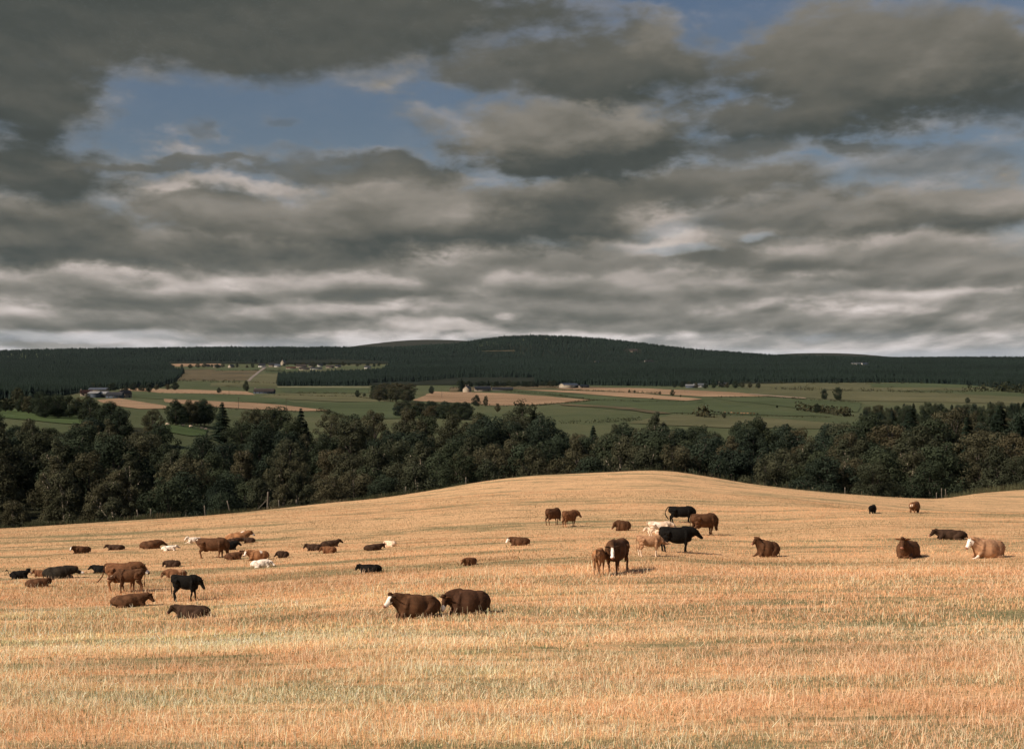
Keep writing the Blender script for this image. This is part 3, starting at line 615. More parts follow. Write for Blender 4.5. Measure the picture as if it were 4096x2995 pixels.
def build_stubble():
    VV, CC = [], []
    def field(n, y0, y1, h, w, lean, kind='stalk', power=1.0):
        Y = (y0 ** (1 + power) + RNG.random(n) * (y1 ** (1 + power) - y0 ** (1 + power))) ** (1 / (1 + power))
        X = RNG.uniform(-1, 1, n) * (Y * .425 + 2)
        if kind == 'stalk' and y0 < 80:          # drill rows wandering across the slope
            a = Y + X * .09 + .8 * vnoise(X, Y, .05, 3); row_ = np.round(a / .19) * .19 + RNG.normal(0, .038, n); Y = Y + (row_ - a)
        big = vnoise(X * .35 + Y * .02, Y * 2.2 + X * .12, .10, 13)             # long streaks
        mid = vnoise(X + Y * .06, Y * 5, .13, 11); sml = vnoise(X, Y * 2.2, 1.1, 12); blot = vnoise(X, Y * 2, .33, 14)
        g1 = big * .42 + mid * .22 + sml * .20 + blot * .22
        far = np.clip((Y - 60) / 60, 0, 1)
        keep = in_crest(X, Y)
        if kind == 'green': keep &= g1 > .45 + .24 * RNG.random(n)
        if kind == 'stalk': keep &= (g1 < .53 + .22 * RNG.random(n)) | (RNG.random(n) < .25 * far + .12)
        if kind == 'straw': keep &= g1 < .45 + .25 * RNG.random(n)
        X, Y, g1, sml, far, big, mid = (q[keep] for q in (X, Y, g1, sml, far, big, mid)); m = len(X)
        hh = RNG.uniform(h[0], h[1], m) * (.62 + .75 * vnoise(X, Y, .6, 5)) * (1 - .25 * far); ww = RNG.uniform(w[0], w[1], m)
        V, Q = blades(X, Y, hh, ww, np.abs(RNG.normal(0, lean, m)).clip(0, .97), z0=(-.01 if kind != 'straw' else .01 + .08 * RNG.random(m)))
        br = (1 + (RNG.uniform(.78, 1.24, m) - 1) * (1 - .5 * far))[:, None] * (.76 + .42 * vnoise(X * .5, Y * 1.3, .22, 6))[:, None] * (.85 + .3 * sml)[:, None] * (.84 + .34 * vnoise(X * .4 + Y * .05, Y + X * .10, .16, 41))[:, None] * (1.20 - .14 * far)[:, None]
        if kind == 'green': c = np.array([.115, .140, .058]) * br
        elif kind == 'straw': c = np.array([.98, .69, .46]) * br
        else:
            mixr = RNG.random(m)[:, None]; c = (np.array([.94, .585, .335]) * (1 - mixr) + np.array([.80, .44, .23]) * mixr) * br
            gg = (RNG.random(m) < .10)[:, None]; c = np.where(gg, np.array([.30, .27, .13]) * br, c)
            st = (np.clip((g1 - .44) / .12, 0, 1) * (.13 + .72 * far))[:, None]; c = c * (1 - .26 * far[:, None]) * (1 - st) + np.array([.22, .21, .11]) * st
        VV.append(V); CC.append(np.repeat(c, 4, 0))
    field(180000, 28, 46, (.06, .14), (.008, .015), .32)
    field(74000, 28, 50, (.12, .30), (.008, .015), .93, kind='straw')
    field(50000, 28, 60, (.05, .13), (.012, .026), .5, kind='green')
    field(205000, 46, 80, (.06, .13), (.014, .032), .22)
    field(26000, 50, 80, (.16, .34), (.012, .02), .9, kind='straw')
    field(46000, 60, 120, (.05, .11), (.015, .035), .3, kind='green')
    field(215000, 76, 150, (.06, .12), (.016, .036), .25, power=0)
    field(68000, 120, 240, (.05, .10), (.03, .06), .3, power=0)
    V = np.concatenate(VV); C = np.concatenate(CC).clip(0, .95)
    m, t, b = material('straw_stalk', .8, .2)
    t.l.new(t.new('ShaderNodeVertexColor', layer_name='Col').outputs[0], b.inputs['Base Color'])
    tr = t.new('ShaderNodeBsdfTranslucent', {0: (.6, .42, .2, 1)})
    t.l.new(t.new('ShaderNodeVertexColor', layer_name='Col').outputs[0], tr.inputs[0])
    mx = t.new('ShaderNodeMixShader', {0: .36, 1: b.outputs[0], 2: tr.outputs[0]})
    t.l.new(mx.outputs[0], m.node_tree.nodes['Material Output'].inputs[0])
    tag(obj('stubble', mesh_np('stubble', V, np.arange(len(V)).reshape(-1, 4), m, False, C)),
        'cut straw stubble with green regrowth covering the near field', None, None, 'stuff')
build_stubble()

def build_verge():
    """rank grass and weeds on the bank beyond the field edge"""
    n = 90000; u = RNG.uniform(-450, 4550, n); yc_ = np.interp(u, U, YC)
    left = (u < 1900) | (u > 3780); keep = left | (RNG.random(n) < .12); u, yc_ = u[keep], yc_[keep]; n = len(u)
    Y = yc_ + 1.0 + RNG.random(n) ** 1.3 * 11; X = (u - CX) / F * Y
    bank = (u > 3800) & (RNG.random(n) < .7)
    clumpy = np.where(bank, .48, vnoise(X, Y, .35, 31)); tall = np.where(bank, 1.0 + .5 * np.clip((u - 3800) / 250, 0, 1.6), vnoise(X, Y, .12, 32)); keep = clumpy > .28; u, X, Y, clumpy, tall = (q[keep] for q in (u, X, Y, clumpy, tall)); n = len(u)
    hh = RNG.uniform(.15, .75, n) * (.4 + 1.0 * tall); V, Q = blades(X, Y, hh, RNG.uniform(.015, .045, n), np.abs(RNG.normal(0, .35, n)).clip(0, .95))
    dry = (RNG.random(n) < np.clip((clumpy - .5) * 1.8, 0, .6))[:, None]; br = RNG.uniform(.6, 1.15, n)[:, None]
    bk = u > 3800; C = np.where(dry, np.array([.17, .13, .075]), np.where(bk[:, None], np.array([.10, .10, .05]), np.array([.055, .060, .028]))) * br
    m, t, b = material('rank_grass', .85, .15); t.l.new(t.new('ShaderNodeVertexColor', layer_name='Col').outputs[0], b.inputs['Base Color'])
    tag(obj('verge_grass', mesh_np('verge_grass', V, Q, m, False, np.repeat(C, 4, 0))), 'rank grass and dry weeds on the bank beyond the stubble', None, None, 'stuff')
build_verge()
# ------------------------------------------------------------------ trees
def leaf_mat(name, tones, trans=.25):
    m, t, b = material(name, .95, .03)
    oi = t.new('ShaderNodeObjectInfo').outputs['Random']
    vc = t.new('ShaderNodeVertexColor', layer_name='Col').outputs[0]
    tone = t.ramp(oi, [(i / max(1, len(tones) - 1), c) for i, c in enumerate(tones)])
    c = t.mix(1.0, tone, vc, 'MULTIPLY')
    t.l.new(c, b.inputs['Base Color'])
    tr = t.new('ShaderNodeBsdfTranslucent'); t.l.new(c, tr.inputs[0])
    mx = t.new('ShaderNodeMixShader', {0: trans, 1: b.outputs[0], 2: tr.outputs[0]})
    t.l.new(mx.outputs[0], m.node_tree.nodes['Material Output'].inputs[0])
    return m
LM_OLIVE = leaf_mat('leaf_olive', [(.070, .065, .037), (.046, .053, .032), (.058, .061, .036), (.075, .065, .037), (.050, .057, .034)])
LM_DARK = leaf_mat('leaf_dark', [(.023, .033, .024), (.034, .045, .027), (.041, .050, .028), (.028, .040, .028)])
LM_CON = leaf_mat('needle', [(.014, .023, .017), (.019, .029, .018), (.016, .024, .016)], .1)
BARK = plain('bark', (.075, .062, .05), .95, .3, 6); BIRCH = plain('birch_bark', (.30, .25, .19), .9, .3, 8)

def leaf_cloud(centres, radii, n, size, flat=.85, rg=None, droop=0.0):
    """n small bent leaf sprays spread through the shells of the given clumps; unit tree space"""
    rg = rg or RNG; k = rg.choice(len(centres), n, p=radii ** 2 / (radii ** 2).sum())
    d = rg.normal(size=(n, 3)); d /= np.linalg.norm(d, axis=1)[:, None]
    rr = radii[k] * rg.uniform(.55, 1.08, n) ** .6
    p = centres[k] + d * rr[:, None] * np.array((1, 1, flat)); p[:, 2] -= droop * rg.random(n) * radii[k]
    nn = d + rg.normal(0, .30, (n, 3)); nn[:, 2] += .2; nn /= np.linalg.norm(nn, axis=1)[:, None]
    a = np.cross(nn, rg.normal(size=(n, 3))); a /= np.linalg.norm(a, axis=1)[:, None]; b = np.cross(nn, a)
    s = size * rg.uniform(.5, 1.35, n)[:, None]
    V = np.stack([p - a * s * .5, p + b * s * .38, p + a * s * .6, p - b * s * .33], 1).reshape(-1, 3)
    tone = np.repeat(rg.uniform(.72, 1.28, len(centres))[k] * rg.uniform(.9, 1.1, n), 4)
    return V, np.arange(4 * n).reshape(-1, 4), tone

def limb_mesh(name, segs, mat):
    v, q, t = join([tube(s, 7, 2, cap=.3) for s in segs]); return mesh_np(name, v, [q, t], mat, True)

def make_broadleaf(idx, kind):
    """unit height 1; crown and trunk meshes"""
    rg = np.random.default_rng(100 + idx)
    if kind == 'birch': w, z0, n, size = .30, .24, 30, .026
    elif kind == 'round': w, z0, n, size = .46, .16, 34, .032
    else: w, z0, n, size = .40, .20, 32, .028
    cs, rs = [], []
    for i in range(n):
        h = (i + .5) / n; prof = math.sin(math.pi * min(1, (h * .86 + .12))) ** .6 * (1.0 if kind != 'birch' else (1.15 - .45 * h))
        a = i * 2.4 + rg.uniform(-.4, .4); r = w * prof * rg.uniform(.25, .86)
        rad = w * rg.uniform(.20, .40) * (1 - .25 * h)
        cs.append((math.cos(a) * r, math.sin(a) * r, z0 + (1 - z0 - rad * .7) * h * rg.uniform(.93, 1.04))); rs.append(rad)
    cs = np.array(cs); rs = np.array(rs)
    N = 11000; size *= .80
    V, Q, tone = leaf_cloud(cs, rs, N, size, .82, rg, .8 if kind == 'birch' else .15)
    V[:, 2] = np.minimum(V[:, 2], 1.02)
    mat = {'birch': LM_OLIVE, 'round': LM_DARK, 'oak': LM_OLIVE}[kind]
    crown = mesh_np('crown', V, Q, mat, False, np.repeat(tone[:, None], 3, 1) * np.array((1.0, 1.0, 1.0)))
    segs = [[(0, 0, -.04, .030, .030), (.004, .006, .2, .022, .022), (-.012, .0, .5, .015, .015), (.01, .01, .86, .006, .006)]]
    for i in rg.choice(n, 11, replace=False):
        c = cs[i]; zb = max(.14, c[2] - .22 - .1 * rg.random())
        segs.append([(0, 0, zb, .011, .011), (*(c * (.5, .5, 0) + (0, 0, zb * .45 + c[2] * .55)), .007, .007), (*(c + (0, 0, rs[i] * .3)), .003, .003)])
    trunk = limb_mesh('trunk', segs, BIRCH if kind == 'birch' else BARK)
    return crown, trunk

def make_conifer(idx, n=3000):
    rg = np.random.default_rng(300 + idx); w = .16 + .04 * rg.random()
    h = rg.random(n) ** .85; h = .06 + .93 * h
    tier = np.round(h * 15) / 15; h = .75 * h + .25 * tier
    a = rg.uniform(0, 2 * math.pi, n); wob = 1 + .22 * np.sin(a * 3 + idx) + .18 * np.sin(h * 31 + a)
    r = w * (1.03 - h) ** .9 * wob * rg.uniform(.35, 1.05, n)
    p = np.stack([np.cos(a) * r, np.sin(a) * r, h - r * .35], -1)
    out = np.stack([np.cos(a), np.sin(a), -.35 + 0 * a], -1); sd_ = np.stack([-np.sin(a), np.cos(a), 0 * a], -1)
    s = (.036 * (1.15 - h) * rg.uniform(.6, 1.3, n) + .008)[:, None]
    V = np.stack([p - out * s, p + sd_ * s * .5, p + out * s * 1.2, p - sd_ * s * .5 + (0, 0, .006)], 1).reshape(-1, 3)
    tone = np.repeat(rg.uniform(.65, 1.35, n), 4)
    crown = mesh_np('crown', V, np.arange(4 * n).reshape(-1, 4), LM_CON, False, np.repeat(tone[:, None], 3, 1))
    trunk = limb_mesh('trunk', [[(0, 0, -.04, .016, .016), (0, 0, .5, .009, .009), (0, 0, .97, .003, .003)]], BARK)
    return crown, trunk

KINDS = {'birch': [make_broadleaf(i, 'birch') for i in range(4)], 'oak': [make_broadleaf(10 + i, 'oak') for i in range(4)],
         'round': [make_broadleaf(20 + i, 'round') for i in range(4)], 'conifer': [make_conifer(i) for i in range(4)]}
NAMES = {'birch': 'birch_tree', 'oak': 'deciduous_tree', 'round': 'broadleaf_tree', 'conifer': 'conifer_tree'}
def tree(kind, X, Y, h, label, group=None, wide=1.0, var=None, z=None):
    cr, tk = KINDS[kind][random.randrange(4) if var is None else var]
    r = bpy.data.objects.new(NAMES[kind], None); COL.objects.link(r); r.empty_display_size = .1
    r.location = (X, Y, float(height(X, Y)) - .1 if z is None else z); r.rotation_euler = (0, 0, random.uniform(0, 6.28)); r.scale = (h * wide, h * wide, h)
    tag(r, label, 'tree', group)
    obj('crown', cr, r); obj('trunk', tk, r)
    return r
def tree_px(kind, px, yb, yt, label, group=None, wide=1.0, rng=(350, 6000), var=None):
    X, Y, Z = ground(px, yb, *rng)
    return tree(kind, X, Y, (yb - yt) / F * Y, label, group, wide, var)

# the wooded valley behind the field: rows from far to near, tops following the edge of the wood in the photograph
TX = [-400, 0, 100, 300, 350, 450, 600, 690, 720, 850, 930, 1000, 1100, 1200, 1300, 1500, 1600, 1700, 1800, 1900, 2000, 2200, 2240, 2330, 2450, 2560, 2640, 2700, 2760, 2900, 3050, 3150, 3270, 3400, 3500, 3700, 4096, 4500]
TT = [1680, 1668, 1695, 1715, 1630, 1612, 1604, 1630, 1620, 1606, 1640, 1612, 1640, 1655, 1650, 1662, 1668, 1650, 1640, 1652, 1642, 1655, 1735, 1725, 1712, 1692, 1680, 1700, 1706, 1700, 1704, 1715, 1690, 1640, 1602, 1604, 1596, 1590]
WOOD = [('olive birch in the wood left of the field crest', 0, 1100), ('olive birch in the wood behind the middle of the field crest', 1100, 2250), ('olive birch in the wood behind the crown of the field', 2250, 3200), ('olive birch in the dark wood at the right', 3200, 9000)]
def wood_label(kind, u, Y):
    w = {'birch': 'olive birch', 'oak': 'brownish broadleaf tree', 'round': 'dark green broadleaf tree', 'conifer': 'dark spruce'}[kind]
    where = 'in the left wood' if u < 1100 else 'in the middle wood' if u < 2250 else 'in the wood behind the crest' if u < 3250 else 'in the dark right hand wood'
    depth = 'front edge' if Y < 235 else 'front rows' if Y < 300 else 'middle rows' if Y < 390 else 'far edge'
    return f'{w} {where}, {depth}', f'{w}s {where}, {depth}'
random.seed(11)
rowsY = [178, 200, 222, 246, 272, 300, 332, 366, 400, 436, 470]
for k, Yr in enumerate(rowsY):
    sp = 7.6 + Yr * .0075
    n = int(Yr * .84 / sp)
    for i in range(n + 1):
        X = (-.42 + .84 * (i + random.uniform(.1, .9)) / n) * Yr; Y = Yr + random.uniform(-11, 11)
        u = CX + F * X / Y; yc_ = float(np.interp(u, U, YC))
        if Y < yc_ + 14 + (18 if 1900 < u < 3000 else 0): continue
        if u < 330 and Y > 385: continue
        if 630 < u < 850 and 385 < Y: continue          # the sheep pasture
        if u > 3150 and k >= 9: continue
        top = float(np.interp(u, TX, TT)) - 24; f = (468 - Y) / (468 - 196)
        if u < 850: f = max(0, (372 - Y) / 194) ** 1.5 if u < 340 or u > 630 else max(0, (450 - Y) / 270) ** 1.3
        if 640 < u < 850: top = 1732 if u > 660 else 1690
        low = float(np.interp(u, [0, 1200, 2600, 4096], [2080, 2020, 1885, 1985]))
        yt = top + (low - 95 - top) * max(0, f) ** 1.15 + random.uniform(-18, 26)
        h = zy(Y, yt) - float(height(X, Y)); h = min(max(h, 6), 24)
        if zy(Y, yt) - float(height(X, Y)) < 3: continue
        kind = random.choices(['birch', 'oak', 'round'], [.42, .30, .28] if Y < 330 else [.15, .25, .6])[0]
        if u > 3150 and Y > 330: kind = random.choice(['conifer', 'oak', 'round', 'round'])
        if 850 < u < 1300 and Y > 415 and random.random() < .4: kind = 'conifer'
        if k == 10 and random.random() < .12: kind = 'conifer'
        lb, gp = wood_label(kind, u, Y)
        tree(kind, X, Y, h, lb, gp, random.uniform(.92, 1.25) * (1.15 if h < 9 else 1) * (1.35 if kind == 'conifer' else 1))
# conifer plantation on the right, beyond the broadleaves
for k, Yr in enumerate([470, 505, 545, 585, 625, 670, 720, 775]):
    n = int(Yr * (.41 - .200) / 4.6)
    for i in range(n):
        X = (.200 + (.41 - .200) * (i + random.random()) / n) * Yr; Y = Yr + random.uniform(-14, 14); u = CX + F * X / Y
        edge = np.interp(u, [3240, 3330, 3400, 3480, 4096], [500, 560, 640, 790, 800])
        if Y > edge: continue
        top = float(np.interp(u, [3200, 3300, 3400, 3460, 3600, 4096], [1720, 1695, 1655, 1608, 1606, 1596])) + (780 - Y) / 280 * 80
        h = zy(Y, top + random.uniform(-4, 14)) - float(height(X, Y))
        if h < 4: continue
        kind = 'conifer' if random.random() < .28 else random.choice(['round', 'round', 'oak'])
        tree(kind, X, Y, min(h, 24), 'dark %s in the dense plantation above the right hand wood' % ('spruce' if kind == 'conifer' else 'broadleaf tree'), '%s in the plantation above the right hand wood' % ('spruces' if kind == 'conifer' else 'broadleaf trees'), 1.75 if kind == 'conifer' else .85)

for i in range(34):
    u = random.uniform(-120, 350); Y = random.uniform(338, 384); X = (u - CX) / F * Y
    yt = float(np.interp(u, TX, TT)) + (384 - Y) * .9 + random.uniform(-6, 22); h = zy(Y, yt) - float(height(X, Y))
    kind = random.choice(['round', 'round', 'oak']); lb, gp = wood_label(kind, u, Y)
    if h > 3: tree(kind, X, Y, h, lb, gp, 1.35 if h < 12 else 1.1)
# ---- fence posts along the field edge
WOODM = plain('weathered_wood', (.13, .11, .085), .9, .25, 5)
def post(px, h, lean=0, brace=0, label='', w=.075, dy=3.2):
    Yc = float(np.interp(px, U, YC)) + dy; X = (px - CX) / F * Yc
    r = bpy.data.objects.new('fence_post', None); COL.objects.link(r); r.location = (X, Yc, float(height(X, Yc)) - .15); tag(r, label, 'post')
    v, q, t = tube([(0, 0, 0, w, w), (lean * .5, 0, h * .5, w * .95, w * .95), (lean, 0, h, w * .9, w * .9)], 8, 2, cap=.25); obj('shaft', mesh_np('shaft', v, [q, t], WOODM, True), r)
    if brace: v, q, t = tube([(-brace, 0, .15, .05, .05), (-.03, 0, h * .62, .045, .045)], 7, 2, cap=.2); obj('brace', mesh_np('brace', v, [q, t], WOODM, True), r)
for a_ in [(1070, 2.3, .06, 1.3, 'tall strainer post with a diagonal brace on the left field edge', .11), (1118, 1.25, -.08, 0, 'short post just right of the tall strainer post'), (925, 1.7, -.45, 0, 'post leaning left, left of the tall strainer post'),
           (822, 1.4, -.12, 0, 'thin grey post left of the strongly leaning post'), (604, 1.35, -.03, 0, 'pale upright post low on the left field edge'), (557, 1.3, -.25, 0, 'leaning post left of the pale upright post'),
           (1622, 1.2, .02, 0, 'thin post in the weeds where the crest starts to rise'), (1864, 1.1, 0, 0, 'small post near the top of the left crest'), (3746, 1.3, 0, 0, 'leftmost of three posts in the dip at the right'),
           (3767, 1.9, -.03, 0, 'middle and tallest of three posts in the dip at the right'), (3785, 1.7, -.12, 0, 'leaning right hand post of three in the dip'), (3380, 1.2, 0, 0, 'lone thin post on the right slope of the crest')]:
    post(a_[0], a_[1], a_[2], a_[3], a_[4], *a_[5:])
# ------------------------------------------------------------------ far land: fields, road, hedges, forests, buildings
def field_mat(name, a, b_, sc=(.02, .02, .02), streak=(0.03, .25)):
    m, t, b = material(name, .95, .05)
    p = t.new('ShaderNodeNewGeometry').outputs['Position']
    n1 = t.noise(t.new('ShaderNodeMapping', {0: p, 3: sc}).outputs[0], 1, 5, .65)
    n2 = t.noise(t.new('ShaderNodeMapping', {0: p, 2: (0, 0, R(12)), 3: (streak[0], streak[1], .1)}).outputs[0], 1, 3, .6)
    n3 = t.noise(t.new('ShaderNodeMapping', {0: p, 3: (.006, .004, 0)}).outputs[0], 1, 3, .5)
    f = t.math('ADD', t.math('ADD', t.math('MULTIPLY', n1, .45), t.math('MULTIPLY', n2, .25)), t.math('MULTIPLY', n3, .30))
    t.l.new(t.ramp(f, [(.40, tuple(q * .86 for q in a)), (.60, tuple(q * 1.1 for q in b_))]), b.inputs['Base Color'])
    return m
FM = {'stubble': field_mat('far_stubble', (.200, .132, .080), (.27, .182, .112)), 'green': field_mat('far_green', (.046, .060, .029), (.062, .076, .037)),
      'olive': field_mat('far_olive', (.070, .073, .037), (.096, .092, .050)), 'track': field_mat('far_track', (.19, .15, .105), (.26, .20, .14)),
      'rough': field_mat('far_rough', (.052, .050, .030), (.11, .085, .050), (.012, .012, .012), (.05, .1)), 'pale': field_mat('far_pale', (.11, .115, .065), (.15, .145, .085)),
      'bright': field_mat('near_green', (.045, .068, .025), (.062, .086, .034)), 'road': field_mat('far_road', (.15, .13, .11), (.19, .165, .14))}
def drape(name, poly, mat, lift=.25, step=14, rng=(300, 9000)):
    """a sheet laid on the terrain inside the outline poly (photo pixels of its corners on the ground)"""
    P = np.array(poly, float); x, y = P[:, 0], P[:, 1]; y0, y1 = y.min() + .15, y.max() - .15
    rows_ = np.linspace(y0, y1, max(3, int((y1 - y0) / 2.0))); V = []; Q = []
    nx = max(4, int((x.max() - x.min()) / step))
    for r_ in rows_:
        xs = []
        for i in range(len(P)):
            xa, ya, xb, yb = *P[i], *P[(i + 1) % len(P)]
            if (ya <= r_) != (yb <= r_): xs.append(xa + (xb - xa) * (r_ - ya) / (yb - ya))
        xs = sorted(xs)
        if len(xs) < 2: xs = [x.mean() - 1, x.mean() + 1]
        wob = (xs[-1] - xs[0]) * .01
        x0_ = xs[0] + (vnoise(np.array([r_]), np.array([x.mean()]), .22, 51)[0] - .5) * min(26, 4 + wob * 2); x1_ = xs[-1] + (vnoise(np.array([r_]), np.array([x.mean()]), .22, 52)[0] - .5) * min(26, 4 + wob * 2)
        for xx in np.linspace(x0_, x1_, nx): V.append((xx, r_ + (vnoise(np.array([xx]), np.array([y0 * 3.]), .017, 53)[0] - .5) * min(2.6, (y1 - y0) * .18)))
    V = np.array(V)
    # vectorised unprojection
    Y = rng[0] * np.exp(np.linspace(0, math.log(rng[1] / rng[0]), 700)); out = []
    for xx, yy in V:
        X = (xx - CX) / F * Y; d = height(X, Y) + (yy - CY) * Y / F
        k = np.nonzero((d[:-1] < 0) & (d[1:] >= 0))[0]; k = k[0] if len(k) else int(np.argmin(np.abs(d)))
        a = d[k] / (d[k] - d[k + 1]) if k + 1 < len(d) and d[k] != d[k + 1] else 0; a = min(max(a, 0), 1)
        Yk = Y[k] + a * (Y[min(k + 1, len(Y) - 1)] - Y[k]); Xk = (xx - CX) / F * Yk; out.append((Xk, Yk, 0))
    O = np.array(out); O[:, 2] = height(O[:, 0], O[:, 1]) + lift
    n = len(rows_)
    for i in range(n - 1):
        for j in range(nx - 1): Q.append((i * nx + j, (i + 1) * nx + j, (i + 1) * nx + j + 1, i * nx + j + 1))
    return tag(obj(name, mesh_np(name, O, np.array(Q), mat, True)), kind='structure')
ST_ = 'stubble_field'; PA = 'pasture_field'
drape(PA, [(-90, 1632), (80, 1640), (200, 1652), (400, 1674), (400, 1700), (250, 1696), (100, 1680), (-90, 1664)], FM['bright'], rng=(380, 700))
drape(PA, [(655, 1700), (720, 1702), (800, 1712), (830, 1722), (825, 1745), (760, 1745), (660, 1728)], FM['bright'], rng=(380, 600))
drape(ST_, [(484, 1552), (655, 1556), (993, 1566), (1022, 1580), (645, 1571), (491, 1561)], FM['stubble'])
drape(PA, [(520, 1572), (660, 1572), (1020, 1581), (1100, 1584), (1180, 1612), (1000, 1611), (800, 1604), (640, 1598), (520, 1588)], FM['green'], .3)
drape(ST_, [(387, 1600), (477, 1594), (561, 1608), (665, 1625), (663, 1637), (561, 1637), (486, 1628), (397, 1608)], FM['stubble'], .3)
drape(ST_, [(655, 1597), (824, 1605), (1000, 1612), (1100, 1619), (1200, 1630), (1320, 1644), (1200, 1646), (1000, 1638), (830, 1628), (660, 1610)], FM['stubble'], .4)
drape(PA, [(1046, 1612), (1590, 1608), (1585, 1625), (1655, 1652), (1850, 1668), (1400, 1680), (1330, 1645), (1200, 1629)], FM['green'], .35)
drape(PA, [(1120, 1552), (1475, 1549), (1475, 1572), (1140, 1572)], FM['green'], .3)
drape(PA, [(1110, 1546), (1475, 1546), (1478, 1552), (1112, 1552)], FM['pale'], .45)
drape(PA, [(1130, 1573), (1430, 1580), (1580, 1604), (1580, 1609), (1300, 1606), (1030, 1590)], FM['olive'], .4)
drape(PA, [(985, 1500), (1120, 1492), (1118, 1540), (1110, 1548), (840, 1546), (850, 1532), (985, 1525)], FM['olive'], .3)
drape('rough_ground', [(700, 1476), (1040, 1478), (1000, 1522), (700, 1520)], FM['rough'], .3)
drape(PA, [(880, 1476), (1048, 1468), (1042, 1482), (850, 1484)], FM['green'], .5)
drape(PA, [(1062, 1482), (1195, 1480), (1170, 1494), (1060, 1492)], FM['green'], .5)
drape(ST_, [(672, 1456), (885, 1452), (890, 1463), (700, 1468)], FM['stubble'], .5)
drape(ST_, [(1150, 1447), (1330, 1443), (1540, 1450), (1500, 1461), (1300, 1458), (1150, 1456)], FM['olive'], .5)
drape('road', [(1058, 1468), (1070, 1468), (1026, 1500), (1000, 1524), (986, 1524), (1012, 1500)], FM['road'], .6, 4)
drape(ST_, [(1655, 1600), (1735, 1566), (1840, 1570), (2000, 1572), (2367, 1600), (2124, 1622), (1950, 1622), (1890, 1614), (1660, 1604)], FM['stubble'], .35)
drape(ST_, [(2208, 1553), (2496, 1551), (2943, 1570), (3087, 1587), (2819, 1588), (2645, 1578), (2447, 1565), (2248, 1558)], FM['stubble'], .35)
drape(ST_, [(2060, 1558), (2278, 1563), (2496, 1570), (2814, 1598), (2745, 1605), (2496, 1588), (2278, 1572)], FM['stubble'], .45)
drape(PA, [(2010, 1562), (2062, 1560), (2278, 1574), (2496, 1590), (2745, 1607), (2380, 1600), (2180, 1580)], FM['green'], .3)
drape(PA, [(2370, 1603), (2745, 1608), (2830, 1606), (3100, 1640), (3330, 1668), (2600, 1650), (2260, 1622)], FM['green'], .3)
drape(PA, [(2690, 1659), (3000, 1668), (3200, 1682), (3420, 1704), (3300, 1716), (2900, 1712), (2500, 1694)], FM['olive'], .3)
drape('track', [(2240, 1618), (2300, 1619), (2500, 1630), (2640, 1648), (2690, 1656), (2620, 1656), (2450, 1634), (2240, 1622)], FM['rough'], .6, 6)
drape('track', [(3000, 1576), (3225, 1593), (3225, 1597), (3000, 1581)], FM['track'], .6, 6)
drape(PA, [(2850, 1590), (3087, 1590), (3220, 1598), (3450, 1612), (3430, 1650), (3250, 1640), (2900, 1600)], FM['green'], .35)
drape(PA, [(3000, 1557), (3280, 1560), (3700, 1571), (4150, 1590), (4150, 1618), (3900, 1612), (3400, 1603), (3000, 1575)], FM['olive'], .35)
drape(PA, [(2960, 1530), (3300, 1533), (3700, 1532), (4010, 1543), (3850, 1562), (3400, 1562), (2980, 1555)], FM['olive'], .3)
drape(PA, [(3480, 1534), (3700, 1532), (4000, 1543), (3860, 1552), (3480, 1550)], FM['green'], .5)
drape(PA, [(1830, 1514), (2150, 1512), (2130, 1524), (1830, 1524)], FM['olive'], .5)
drape('rough_ground', [(1800, 1549), (2230, 1544), (2500, 1551), (2200, 1554), (2060, 1558), (1800, 1566)], FM['rough'], .5)
drape('moor_clearing', [(1925, 1412), (2060, 1410), (2062, 1413), (1925, 1415)], FM['rough'], 7)
drape('moor_clearing', [(-60, 1408), (80, 1412), (300, 1420), (250, 1432), (60, 1440), (-60, 1440)], FM['green'], 1.5)

# ---- hedges and bush rows: leaf clouds laid along a line on the ground
HM = leaf_mat('hedge_leaf', [(.030, .034, .018), (.048, .044, .024)])
def hedge(pts, h, w, dens, label, lab_cat='hedge', gaps=.15, mat=None, rng=(350, 6000), name='hedge'):
    G = np.array([ground(px, py, *rng) for px, py in pts]); cs, rs = [], []
    for a, b in zip(G[:-1], G[1:]):
        L = np.linalg.norm(b - a); n = max(2, int(L / (w * .8)))
        for i in range(n):
            if RNG.random() < gaps: continue
            p = a + (b - a) * (i + RNG.random() * .6) / n; r = w * RNG.uniform(.45, .8)
            hh = h * RNG.uniform(.5, 1.15) * (1.6 if RNG.random() < .08 else 1)
            for q in range(max(1, int(hh / r))):
                cs.append((p[0], p[1], float(height(p[0], p[1])) + r * .4 + q * r)); rs.append(r)
    cs, rs = np.array(cs), np.array(rs)
    V, Q, tone = leaf_cloud(cs, rs, min(9000, len(cs) * dens), w * .30, .9)
    o = G[0]; me = mesh_np(name, V - o, Q, mat or HM, False, np.repeat(tone[:, None], 3, 1))
    tag(obj(name, me, loc=tuple(o)), label, lab_cat)
hedge([(3080, 1557), (3270, 1563), (3460, 1566), (3700, 1572), (3870, 1570)], 4, 4, 16, 'dark hedge between the two highest pastures on the right')
hedge([(3860, 1566), (4000, 1564), (4130, 1575)], 11, 9, 30, 'tall dark hedge at the right edge, below the far forest', gaps=.05)
hedge([(1020, 1582), (1200, 1583), (1430, 1589), (1590, 1611)], 1.6, 1.8, 12, 'low thin hedge between the olive and the green field at left', gaps=.3)
hedge([(1150, 1572), (1300, 1574), (1450, 1578)], 2.2, 2.6, 14, 'broken hedge below the pale strip under the plantation block', gaps=.35)
hedge([(2700, 1655), (2900, 1662), (3330, 1672)], 1.2, 1.6, 10, 'thin hedge along the lowest green field on the right', gaps=.4)
hedge([(2240, 1694), (2400, 1691), (2560, 1681)], 2.2, 2.4, 14, 'dark hedge at the foot of the central green field', gaps=.1)
